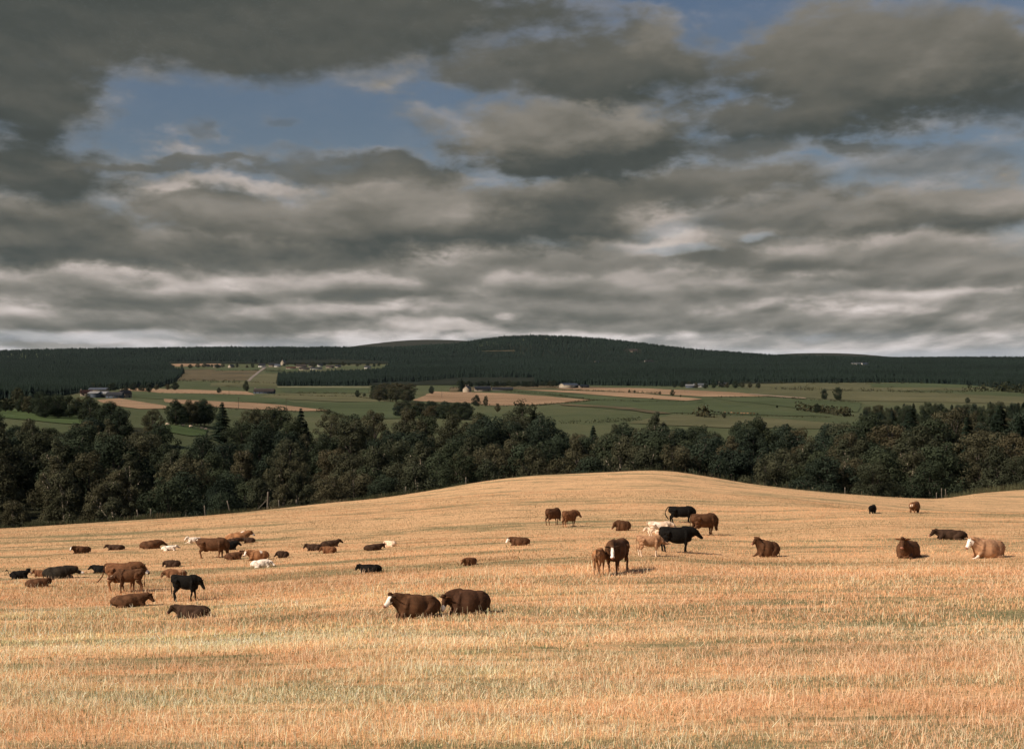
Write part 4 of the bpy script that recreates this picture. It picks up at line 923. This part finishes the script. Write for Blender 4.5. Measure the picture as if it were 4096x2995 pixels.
hedge([(2250, 1562), (2420, 1567), (2600, 1574), (2640, 1577)], 2.5, 3, 14, 'scrubby hedge between the two far stubble fields', gaps=.35)
hedge([(3190, 1640), (3290, 1650), (3400, 1668)], 6, 6, 20, 'bushy hedge running down to the right hand wood', gaps=.1)
hedge([(1060, 1484), (1130, 1488), (1180, 1492)], 4, 5, 16, 'scrub hedge below the village beside the road')
hedge([(850, 1484), (950, 1484), (1035, 1482)], 3, 4, 14, 'hedge along the green strip left of the road', gaps=.2)
hedge([(640, 1573), (800, 1576), (1010, 1583)], 1.4, 1.6, 10, 'low hedge along the upper left stubble strip', gaps=.2)
hedge([(700, 1524), (850, 1528), (960, 1532)], 4, 5, 14, 'dark bushes along the foot of the rough ground', gaps=.2)
hedge([(1800, 1556), (2000, 1549), (2230, 1551)], 3, 4, 14, 'scrub hedge in front of the farm steading', gaps=.3)
hedge([(2075, 1626), (2110, 1624)], 6, 7, 30, 'two round bushes at the end of the pink stubble field', gaps=0)
hedge([(2790, 1664), (2840, 1672)], 5, 6, 26, 'clump of bushes below the lone tree in the green field', gaps=0)
hedge([(1275, 1646), (1320, 1648)], 2.4, 3.4, 22, 'dark bush at the tip of the left stubble strip', gaps=0)

hedge([(2015, 1566), (2180, 1576), (2370, 1602), (2560, 1606), (2740, 1608)], 1.5, 2.2, 12, 'thin hedge under the lower far stubble field', gaps=.45)
hedge([(1890, 1616), (1960, 1625), (2120, 1625), (2260, 1614), (2380, 1603)], 1.8, 2.4, 12, 'scrubby hedge along the lower edge of the pink stubble field', gaps=.35)
hedge([(655, 1640), (850, 1634), (1000, 1642), (1200, 1650), (1330, 1648)], 1.4, 2.0, 12, 'thin hedge under the long left stubble strip', gaps=.3)
hedge([(2850, 1592), (3080, 1590), (3230, 1600), (3440, 1612)], 1.8, 2.6, 12, 'broken hedge under the far right stubble tip', gaps=.45)
hedge([(1400, 1682), (1330, 1660), (1300, 1650)], 2, 2.6, 12, 'short hedge between the central green fields', gaps=.2)
hedge([(980, 1530), (1110, 1536), (1115, 1500)], 3, 4, 12, 'hedge round the olive field right of the road', gaps=.3)
hedge([(2960, 1532), (3150, 1535), (3400, 1536), (3700, 1535)], 4, 6, 12, 'scrub along the foot of the right hand forest', gaps=.3)
# ---- single trees and groups in the fields
random.seed(5)
for px, yb, yt, k, w, lab in [
    (985, 1566, 1521, 'round', .72, 'tall dark tree alone left of the road, by the blue roofed farm'),
    (1429, 1590, 1557, 'round', .9, 'dark tree alone on the green field, under the plantation block'),
    (1457, 1586, 1570, 'round', 1.2, 'small round bush like tree right of the lone dark tree'),
    (1846, 1566, 1512, 'conifer', 1.5, 'tall dark conifer standing at the end of the farm steading'),
    (1726, 1576, 1541, 'round', .9, 'dark tree at the upper corner of the pink stubble field'),
    (1905, 1626, 1577, 'round', .95, 'left of two dark trees on the pink stubble field'),
    (1943, 1626, 1580, 'oak', .7, 'right of two dark trees on the pink stubble field, thinner'),
    (1990, 1650, 1610, 'oak', .9, 'small tree in front of the two dark field trees'),
    (2690, 1584, 1556, 'oak', 1.1, 'lone round tree on the far stubble fields'),
    (2517, 1570, 1557, 'oak', 1.2, 'small thin tree on the far stubble, leftmost of its line'),
    (2539, 1571, 1559, 'oak', 1.2, 'small thin tree on the far stubble, second from the left'),
    (2640, 1578, 1564, 'oak', 1.3, 'small bushy tree just left of the lone round tree'),
    (2722, 1587, 1578, 'round', 1.3, 'tiny dark bush tree right of the lone round tree'),
    (2610, 1597, 1590, 'round', 2.2, 'low dark bush on the stubble edge, below the thin trees'),
    (3297, 1598, 1553, 'round', .95, 'left of two dark trees between the right hand pastures'),
    (3352, 1602, 1545, 'round', .95, 'right of two dark trees between the right hand pastures, taller'),
    (3267, 1652, 1612, 'round', 1.05, 'dark tree at the lower right field corner above the wood'),
    (2822, 1670, 1647, 'round', 1.05, 'small dark tree in the lowest green field, right of centre'),
    (2897, 1674, 1645, 'oak', 1.0, 'open crowned tree beside the small dark tree in the green field'),
    (3108, 1630, 1619, 'round', 1.3, 'tiny dark bush tree on the scarp of the right green field'),
    (3870, 1612, 1588, 'round', 1.2, 'round dark tree at the top edge of the right wood'),
    (875, 1572, 1549, 'round', 1.2, 'small dark bush tree on the stubble strip left of the road')]:
    tree_px(k, px, yb, yt, lab, None, w)
def clump(pts, kinds, label, group, w=(1., 1.3)):
    for px, yb, yt in pts: tree_px(random.choice(kinds), px, yb, yt, label, group, random.uniform(*w))
clump([(1490 + i * 15 + random.uniform(-6, 6), 1566 + random.uniform(-6, 22) + (i > 5) * 4, 1532 - i * 1.6 + random.uniform(0, 16)) for i in range(11)] + [(1495 + i * 11 + random.uniform(-5, 5), 1598 + random.uniform(-10, 10), 1556 + random.uniform(-8, 12)) for i in range(14)], ['round', 'oak'], 'dark broadleaf trees bunched left of the farm conifer, above the green field', 'trees bunched left of the farm conifer', (1.3, 1.8))
clump([(1592 + i * 17 + random.uniform(-6, 6), 1640 + i * 2 + random.uniform(-8, 10), 1598 + random.uniform(0, 16)) for i in range(17)] + [(1600 + i * 18 + random.uniform(-6, 6), 1664 + i * 1.0 + random.uniform(-6, 6), 1618 + random.uniform(-6, 14)) for i in range(15)], ['round', 'oak'], 'dark broadleaf trees bunched below the pink stubble field', 'trees bunched below the pink stubble field', (1.3, 1.8))
clump([(1480 + i * 13, 1592 + random.uniform(-4, 8), 1575 + random.uniform(0, 8)) for i in range(9)], ['oak'], 'low scrubby trees right of the lone dark field tree', 'scrubby trees right of the lone dark field tree')
clump([(1110 + i * 24 + random.uniform(-8, 8), 1462 + random.uniform(-2, 8), 1446 + random.uniform(-3, 8)) for i in range(18)], ['round', 'oak'], 'dark garden tree among the far village houses', 'trees among the village houses', (1.2, 1.7))
clump([(700 + i * 28 + random.uniform(-8, 8), 1470 + random.uniform(-2, 3), 1455 + random.uniform(-4, 5)) for i in range(12)], ['round', 'oak'], 'dark tree along the far stubble left of the village', 'trees along the far stubble left of the village', (1.2, 1.7))
clump([(300 + i * 33 + random.uniform(-10, 10), 1566 + random.uniform(-8, 4), 1532 + random.uniform(-6, 8)) for i in range(13)], ['round', 'oak', 'round'], 'broadleaf tree behind the blue roofed farm at left', 'trees behind the blue roofed farm', (1., 1.4))
clump([(-30 + i * 24 + random.uniform(-8, 8), 1668 + random.uniform(-4, 6) - (i < 8) * 18, 1560 + random.uniform(-12, 30) + (i > 9) * 22) for i in range(17)], ['round', 'round', 'oak'], 'big dark broadleaf tree beyond the strip of green field at left', 'big dark trees beyond the left green field', (.9, 1.2))
clump([(700 + i * 13 + random.uniform(-4, 4), 1700 + random.uniform(-3, 3), 1592 + random.uniform(0, 46)) for i in range(11)], ['round', 'oak', 'round'], 'tall dark broadleaf tree behind the small sheep pasture in the wood', 'tall trees behind the sheep pasture', (.9, 1.2))
clump([(2700 + i * 30 + random.uniform(-8, 8), 1552 + random.uniform(-4, 3), 1526 + random.uniform(-6, 6)) for i in range(12)], ['round', 'oak'], 'dark tree round the white sheds on the right', 'trees round the right hand sheds', (1., 1.4))

clump([(1838 + i * 13 + random.uniform(-4, 4), 1545 + random.uniform(-2, 3), 1522 + random.uniform(-3, 5)) for i in range(31)], ['round', 'conifer', 'round'], 'dark tree in the shelter belt behind the farm steading', 'trees of the shelter belt behind the steading', (1.4, 1.9))
# ---- the forested hills: one mass of conifers, trees laid out row by row up the slopes
def build_forest():
    n = 122000; rg = np.random.default_rng(42)
    # lower edge of the forest in photo pixels
    ex = [-400, 0, 300, 480, 640, 700, 760, 1000, 1110, 1111, 1475, 1476, 1600, 1650, 1830, 1831, 2140, 2141, 2230, 2300, 2700, 2900, 2980, 3300, 3600, 3850, 4000, 4096, 4500]
    ey = [1640, 1625, 1575, 1556, 1550, 1530, 1470, 1462, 1462, 1544, 1544, 1534, 1528, 1530, 1512, 1512, 1511, 1540, 1541, 1541, 1545, 1540, 1530, 1532, 1530, 1540, 1552, 1560, 1560]
    Y = 1050 * (6200 / 1050) ** rg.random(int(n * 2.9)); X = rg.uniform(-.49, .49, int(n * 2.9)) * Y
    Z = height(X, Y); u = CX + F * X / Y; py = CY - F * Z / Y
    e = np.interp(u, ex, ey); keep = py < e
    def out(poly):
        P = np.array(poly, float); ins = np.zeros(len(u), bool)
        for i in range(len(P)):
            xa, ya, xb, yb = *P[i], *P[(i + 1) % len(P)]
            ins ^= ((ya > py) != (yb > py)) & (u < (xb - xa) * (py - ya) / (yb - ya + 1e-9) + xa)
        return ~ins
    keep &= out([(665, 1449), (890, 1447), (1060, 1452), (1150, 1441), (1330, 1439), (1545, 1446), (1570, 1456), (1520, 1494), (1400, 1500), (1180, 1508), (1110, 1510), (1040, 1490), (700, 1490)])
    keep &= out([(1925, 1410), (2062, 1407), (2062, 1416), (1925, 1418)])
    keep &= out([(-60, 1409), (80, 1413), (240, 1420), (200, 1430), (60, 1438), (-60, 1440)]) | (rg.random(len(u)) < .55)
    for c in ((2388, 1456), (2595, 1456), (3440, 1466), (2530, 1408)): keep &= ~((np.abs(u - c[0]) < 38) & (py > c[1] - 10) & (py < c[1] + 6))
    keep &= Y < 5600
    keep &= ~((Y > 5150) & (u > 1380) & (u < 1660)) | (rg.random(len(u)) < .5)
    X, Y, Z, u, py = (a[keep][:n] for a in (X, Y, Z, u, py)); m = len(X)
    h = rg.uniform(8.5, 12, m) * (.85 + .4 * vnoise(X, Y, .004, 21)) * np.interp(Y, [1000, 2200, 5000], [.9, 1.0, 1.05]); h *= np.where(rg.random(m) < .03, 1.25, 1)
    r = h * rg.uniform(.17, .26, m) * (Y / 2600) ** .45
    V, C = [], []; k = 5
    tone = (rg.uniform(.9, 1.1, m) * (.75 + .5 * vnoise(X, Y, .006, 22)))
    base = np.stack([X, Y, Z], -1); a0 = rg.uniform(0, 6.28, m)
    tiers = [(.02, .72, 1.0), (.42, 1.02, .62)]
    faces = []; nv = 0
    for (zb, zt, rr) in tiers:
        ap = base + np.stack([0 * X, 0 * X, h * zt], -1); ring = []
        for j in range(k):
            a = a0 + j * 2 * math.pi / k; jr = r * rr * rg.uniform(.75, 1.25, m)
            ring.append(base + np.stack([np.cos(a) * jr, np.sin(a) * jr, h * (zb + rg.uniform(-.04, .04, m))], -1))
        blk = np.stack([ap] + ring, 1).reshape(-1, 3); V.append(blk); C.append(np.repeat(tone * rg.uniform(.92, 1.08, m), k + 1))
        i0 = nv + np.arange(m)[:, None] * (k + 1)
        for j in range(k): faces.append(np.concatenate([i0, i0 + 1 + j, i0 + 1 + (j + 1) % k], 1))
        nv += m * (k + 1)
    V = np.concatenate(V); C = np.concatenate(C)
    mt, t, b = material('forest_needle', .9, .05)
    t.l.new(t.mix(1.0, (.0100, .0165, .0125), t.new('ShaderNodeVertexColor', layer_name='Col').outputs[0], 'MULTIPLY'), b.inputs['Base Color'])
    tag(obj('forest', mesh_np('forest', V, np.concatenate(faces), mt, False, np.repeat(C[:, None], 3, 1))),
        'dark conifer forest covering the far hills', None, None, 'stuff')
    # the forest floor, so no bright ground shows between the trees
build_forest()
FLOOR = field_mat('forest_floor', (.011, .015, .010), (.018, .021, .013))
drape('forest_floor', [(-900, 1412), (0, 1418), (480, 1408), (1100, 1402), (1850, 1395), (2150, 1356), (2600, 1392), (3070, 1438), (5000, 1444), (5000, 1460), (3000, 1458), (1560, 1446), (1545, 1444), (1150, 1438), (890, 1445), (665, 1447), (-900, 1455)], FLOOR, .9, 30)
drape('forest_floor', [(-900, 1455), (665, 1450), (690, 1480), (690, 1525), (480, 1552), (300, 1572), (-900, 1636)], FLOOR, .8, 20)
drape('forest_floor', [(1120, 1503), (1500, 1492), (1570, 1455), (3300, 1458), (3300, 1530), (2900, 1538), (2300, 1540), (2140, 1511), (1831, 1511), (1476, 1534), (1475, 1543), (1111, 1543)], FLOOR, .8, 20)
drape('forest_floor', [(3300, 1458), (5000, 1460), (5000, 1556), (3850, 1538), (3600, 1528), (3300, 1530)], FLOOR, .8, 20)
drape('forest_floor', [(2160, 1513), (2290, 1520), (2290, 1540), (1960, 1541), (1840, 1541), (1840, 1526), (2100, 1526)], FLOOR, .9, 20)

# ---- buildings
def box(x0, x1, y0, y1, z0, z1):
    V = np.array([(x, y, z) for x in (x0, x1) for y in (y0, y1) for z in (z0, z1)], float)
    Q = np.array([(0, 1, 3, 2), (4, 6, 7, 5), (0, 4, 5, 1), (2, 3, 7, 6), (0, 2, 6, 4), (1, 5, 7, 3)])
    return V, Q, np.zeros((0, 3), int)
WALLS = {k: plain('wall_' + k, c, .9, .12, .8) for k, c in {'white': (.42, .40, .36), 'stone': (.20, .165, .125), 'cream': (.34, .29, .22), 'blue': (.07, .085, .105), 'pale': (.40, .39, .35), 'dark': (.06, .06, .055)}.items()}
ROOFS = {k: plain('roof_' + k, c, .7, .15, .8, .3) for k, c in {'slate': (.085, .085, .09), 'brown': (.11, .085, .07), 'white': (.46, .45, .43), 'red': (.20, .075, .045), 'blue': (.20, .22, .25), 'pale': (.42, .40, .37)}.items()}
GLASS = material('dark_window', .2, .5)[0]; GLASS.node_tree.nodes['Principled BSDF'].inputs['Base Color'].default_value = (.02, .022, .025, 1)
def house(px, py, W, D, He, Hr, wall, roof, rot, name, label, cat, group=None, wins=3, chim=1, door=True, open_front=0, rng=(900, 6500)):
    X, Y, Z = ground(px, py, *rng)
    r = bpy.data.objects.new(name, None); COL.objects.link(r); r.location = (X, Y, Z - .3); r.rotation_euler = (0, 0, R(rot)); tag(r, label, cat, group)
    w, d = W / 2, D / 2
    V = np.array([(-w, -d, 0), (w, -d, 0), (w, d, 0), (-w, d, 0), (-w, -d, He), (w, -d, He), (w, d, He), (-w, d, He), (-w, 0, He + Hr), (w, 0, He + Hr)], float)
    Q = np.array([(0, 1, 5, 4), (2, 3, 7, 6), (1, 2, 6, 5), (3, 0, 4, 7)]); T = np.array([(5, 6, 9), (7, 4, 8)])
    obj('wall', mesh_np('wall', V, [Q, T], WALLS[wall]), r)
    e, th = .4, .22; sl = Hr / d
    RV = []
    for sy in (-1, 1):
        RV += [(-w - e, sy * (d + e), He - sl * e + .03), (w + e, sy * (d + e), He - sl * e + .03), (w + e, 0, He + Hr + .03), (-w - e, 0, He + Hr + .03)]
    RV = np.array(RV, float); RV2 = RV + (0, 0, th); A = np.concatenate([RV, RV2])
    RQ = []
    for o_ in (0, 4):
        RQ += [(o_, o_ + 1, o_ + 2, o_ + 3), (o_ + 8, o_ + 9, o_ + 10, o_ + 11), (o_, o_ + 1, o_ + 9, o_ + 8), (o_ + 1, o_ + 2, o_ + 10, o_ + 9), (o_, o_ + 3, o_ + 11, o_ + 8)]
    rf = obj('roof', mesh_np('roof', A, np.array(RQ), ROOFS[roof]), r)
    for i in range(chim):
        cx = (-w + .6) if i == 0 else (w - .6)
        v, q, t = box(cx - .45, cx + .45, -.35, .35, He + Hr - .5, He + Hr + 1.3); obj('chimney', mesh_np('chimney', v, [q], WALLS['stone']), rf)
    for i in range(wins):
        x = -w + W * (i + .5) / wins
        if door and i == wins // 2:
            v, q, t = box(x - .5, x + .5, -d - .06, -d + .1, .1, 2.2); obj('door', mesh_np('door', v, [q], WALLS['dark']), r); continue
        zc = min(1.0, He * .3)
        v, q, t = box(x - .55, x + .55, -d - .05, -d + .1, zc, zc + 1.2); obj('window', mesh_np('window', v, [q], GLASS), r)
        if He > 4.4:
            v, q, t = box(x - .5, x + .5, -d - .05, -d + .1, 3.3, 4.3); obj('window', mesh_np('window', v, [q], GLASS), r)
    if open_front:
        v, q, t = box(w * .1, w * .92, -d - .06, -d + .3, .1, He * .85); obj('doorway', mesh_np('doorway', v, [q], WALLS['dark']), r)
    return r
house(2275, 1552, 20, 14, 4.2, 2.0, 'cream', 'white', 25, 'barn', 'big pale barn with a white roof at the far edge of the stubble', 'barn', wins=0, chim=0, open_front=1)
house(2335, 1552, 12, 8, 2.8, 1.3, 'stone', 'slate', 12, 'shed', 'low grey shed just right of the big pale barn', 'shed', wins=2, chim=0)
house(1868, 1569, 8, 7, 4.4, 3.0, 'cream', 'slate', 70, 'farmhouse', 'cream farmhouse beside the tall conifer at the top of the pink stubble', 'house', wins=2, chim=2)
house(1930, 1565, 18, 9, 3.2, 2.8, 'stone', 'slate', 8, 'farm_building', 'grey steading barn right of the cream farmhouse', 'barn', wins=3, chim=0)
house(2010, 1562, 24, 8, 2.4, 1.6, 'dark', 'slate', -3, 'shed', 'long low dark shed at the right end of the steading', 'shed', wins=0, chim=0)
house(345, 1584, 10, 7, 3.0, 2.4, 'stone', 'red', 20, 'farm_building', 'small building with a red roof left of the blue farm shed', 'house', wins=2, chim=1)
house(382, 1590, 9, 9, 4.2, 1.2, 'blue', 'white', -15, 'shed', 'blue walled farm shed with a thin white roof at left', 'shed', wins=0, chim=0)
house(412, 1590, 10, 9, 3.8, 1.6, 'cream', 'white', -15, 'shed', 'cream fronted farm shed with a bright white roof', 'shed', wins=0, chim=0, open_front=1)
house(395, 1578, 17, 10, 5.2, 1.6, 'stone', 'blue', -4, 'barn', 'tall grey roofed barn behind the white roofed sheds', 'barn', wins=0, chim=0)
house(460, 1592, 13, 7, 3.0, 2.2, 'blue', 'slate', -4, 'farm_building', 'blue grey farm range between the sheds and the stone house', 'barn', wins=3, chim=0)
house(500, 1591, 9, 7, 3.8, 2.6, 'stone', 'brown', 40, 'farmhouse', 'pale stone farm cottage at the right end of the left farm', 'house', wins=2, chim=1)
house(1058, 1574, 21, 9, 2.8, 2.6, 'blue', 'brown', -4, 'bungalow', 'wide bungalow with a brown roof right of the lone tall tree', 'house', wins=5, chim=1)
house(2765, 1551, 14, 8, 3.0, 1.4, 'blue', 'white', -6, 'shed', 'left of two sheds among the right hand trees, blue walled', 'shed', wins=0, chim=0)
house(2800, 1549, 16, 8, 3.6, 1.4, 'pale', 'white', 6, 'shed', 'right of two sheds among the right hand trees, pale walled', 'shed', wins=4, chim=0, door=False)
house(2893, 1544, 12, 7, 3.2, 1.8, 'stone', 'slate', 0, 'cottage', 'grey cottage right of the pale sheds, under the forest', 'house', wins=3, chim=1)
house(2388, 1455, 17, 11, 3.6, 4.0, 'cream', 'slate', 50, 'cottage', 'small cream gabled house high in the forest, left one', 'house', wins=2, chim=0)
house(2595, 1455, 22, 12, 4.6, 5.0, 'white', 'brown', 15, 'house', 'white gabled house high in the forest below the hill', 'house', wins=4, chim=0)
house(2562, 1457, 14, 8, 3.2, 2.4, 'white', 'slate', 5, 'garage', 'low white outbuilding at the left of the white gabled forest house', 'garage', wins=2, chim=0)
house(3422, 1463, 30, 10, 7.0, 1.2, 'pale', 'pale', 4, 'house', 'long pale box shaped house in the right hand forest', 'house', wins=5, chim=0)
house(3458, 1464, 18, 10, 4.0, 4.5, 'white', 'pale', 30, 'house', 'white gabled house right of the pale box house', 'house', wins=2, chim=0)
house(2533, 1409, 26, 12, 5, 5, 'stone', 'brown', 0, 'lodge', 'brown lodge high on the flank of the main hill', 'house', wins=4, chim=0)
vill = [(1048, 1470, 16, 8, 5.6, 3.4, 'white', 'slate', 3, 'white two storey house at the top of the road'), (1092, 1467, 20, 9, 5.2, 3.4, 'stone', 'slate', 6, 'grey stone house right of the top of the road'),
        (1110, 1468, 14, 8, 4.0, 3.0, 'white', 'blue', -5, 'small white house with a blue roof, right of the road'), (1133, 1460, 14, 9, 7.5, 6, 'cream', 'slate', 78, 'tall cream gabled hall above the village'),
        (1164, 1475, 22, 8, 2.6, 2.2, 'cream', 'red', 0, 'low cream village house with a red roof'), (1205, 1471, 24, 9, 4.4, 3.6, 'stone', 'brown', -4, 'brown roofed stone terrace in the village'),
        (1216, 1479, 22, 8, 2.8, 2.6, 'cream', 'brown', 4, 'low cream cottage nearest the plantation block'), (1248, 1468, 16, 8, 4.0, 3.2, 'stone', 'slate', 8, 'slate roofed stone cottage in mid village'),
        (1265, 1478, 26, 8, 2.8, 2.4, 'pale', 'slate', -2, 'pale low row of houses in front of the village'), (1281, 1466, 12, 8, 3.6, 3.0, 'white', 'slate', 20, 'small white cottage in mid village'),
        (1320, 1472, 18, 8, 3.8, 3.0, 'stone', 'brown', -8, 'brown roofed cottage at the right half of the village'), (1352, 1470, 14, 8, 3.6, 3.0, 'cream', 'slate', 6, 'cream cottage among the right village trees'),
        (1470, 1474, 14, 8, 3.4, 3.0, 'white', 'slate', -12, 'white cottage alone at the right end of the village'), (925, 1470, 14, 8, 4.0, 3.4, 'cream', 'slate', 60, 'cream gabled cottage left of the village wood'),
        (868, 1470, 16, 8, 3.2, 3.4, 'stone', 'slate', 45, 'small steep roofed cottage beside the far left stubble'), (828, 1467, 12, 8, 3.2, 3.0, 'stone', 'brown', 30, 'leftmost brown cottage on the far left stubble')]
for (px, py, W, D, He, Hr, wl, rf_, rot, lab) in vill:
    house(px, py, W, D, He, Hr, wl, rf_, rot, 'cottage', lab, 'house', 'houses of the far village', wins=3, chim=1)

# ---- telegraph poles
def pole(px, py, h, label):
    X, Y, Z = ground(px, py, 900, 4000)
    r = bpy.data.objects.new('telegraph_pole', None); COL.objects.link(r); r.location = (X, Y, Z - .3); tag(r, label, 'pole')
    v, q, t = tube([(0, 0, 0, .16, .16), (0, 0, h * .5, .14, .14), (0, 0, h, .11, .11)], 8); obj('post', mesh_np('post', v, [q, t], BARK, True), r)
    v, q, t = box(-.9, .9, -.06, .06, h - .9, h - .75); obj('cross_arm', mesh_np('cross_arm', v, [q], BARK), r)
for px, py, h, l in [(954, 1636, 8.5, 'telegraph pole at the left of the long left stubble strip'), (1145, 1642, 8, 'telegraph pole in the middle of the long left stubble strip'), (916, 1577, 8, 'telegraph pole on the upper left stubble strip'),
                     (1767, 1592, 9, 'telegraph pole on the pink stubble field'), (2045, 1548, 9, 'telegraph pole left in the line behind the farm steading'), (2125, 1548, 9, 'telegraph pole in the middle of the line behind the steading'), (2200, 1550, 9, 'telegraph pole beside the big pale barn'), (1538, 1607, 8, 'telegraph pole at the right end of the thin hedge')]:
    pole(px, py, h, l)

# ---- sheep and far cattle
def small_sheep(px, py, label, group, sc=1.0, heading=0, rng=(350, 700), coat='cream', name='sheep', cat=None):
    X, Y, Z = ground(px, py, *rng)
    me = SHEEP.get(coat)
    if me is None:
        parts = [tube([(-.42, 0, .62, .14, .15), (-.3, 0, .6, .24, .25), (0, 0, .58, .27, .28), (.28, 0, .6, .22, .24), (.42, 0, .66, .13, .15)]), tube([(.34, 0, .68, .12, .13), (.54, 0, .64, .09, .1), (.68, 0, .52, .07, .075), (.78, 0, .42, .05, .05)])]
        for x_ in (-.28, .26):
            for y_ in (-.12, .12): parts.append(tube([(x_, y_, .45, .07, .08), (x_, y_, .2, .035, .035), (x_ + .01, y_, .02, .035, .04)], 8))
        V, Q, T = remesh(parts, .035, 3); C = np.tile(np.array(COAT[coat]), (len(V), 1)); C[V[:, 0] > .55] *= .8
        me = SHEEP[coat] = mesh_np(name, V, [Q, T], CM, True, C)
    o = obj(name, me, loc=(X, Y, Z - .02)); o.rotation_euler = (0, 0, R(heading)); o.scale = (sc,) * 3; tag(o, label, cat or name, group)
SHEEP = {}
for i, (px, py, hd_, lb) in enumerate([(668, 1703, 0, 'sheep alone at the left of the small pasture in the wood'), (733, 1708, 170, 'left of two sheep close together in the small wood pasture'), (762, 1711, 10, 'right of two sheep close together in the small wood pasture'), (808, 1718, 200, 'sheep at the right end of the small wood pasture'), (822, 1722, 20, 'second sheep at the right end of the wood pasture')]):
    small_sheep(px, py, lb, 'sheep in the small wood pasture', 1.15, hd_)
for i in range(14):
    small_sheep(2860 + i * 13 + random.uniform(-3, 3), 1652 + i * .5 + random.uniform(-1, 1), 'tiny beast in the line of stock on the low right green field', 'line of stock on the low right green field', 1.3, random.choice([0, 180]), (600, 1100), random.choice(['tan', 'black', 'brown', 'black']), 'cow')

# ---- a little air between here and the hills
hz = bpy.data.materials.new('haze'); hz.use_nodes = True; hn = NT(hz.node_tree); hn.n.clear()
pv = hn.new('ShaderNodeVolumePrincipled', {'Color': (.70, .90, 1.0, 1), 'Density': 6e-6, 'Anisotropy': .1})
hn.new('ShaderNodeOutputMaterial', {'Volume': pv.outputs[0]})
zt = 260.0; v, q, t = box(-6500, 6500, -420, 9800, -60, zt)
tag(obj('haze', mesh_np('haze', v, [q], hz)), 'thin haze over the valley', None, None, 'stuff')
SC.cycles.volume_bounces = 0
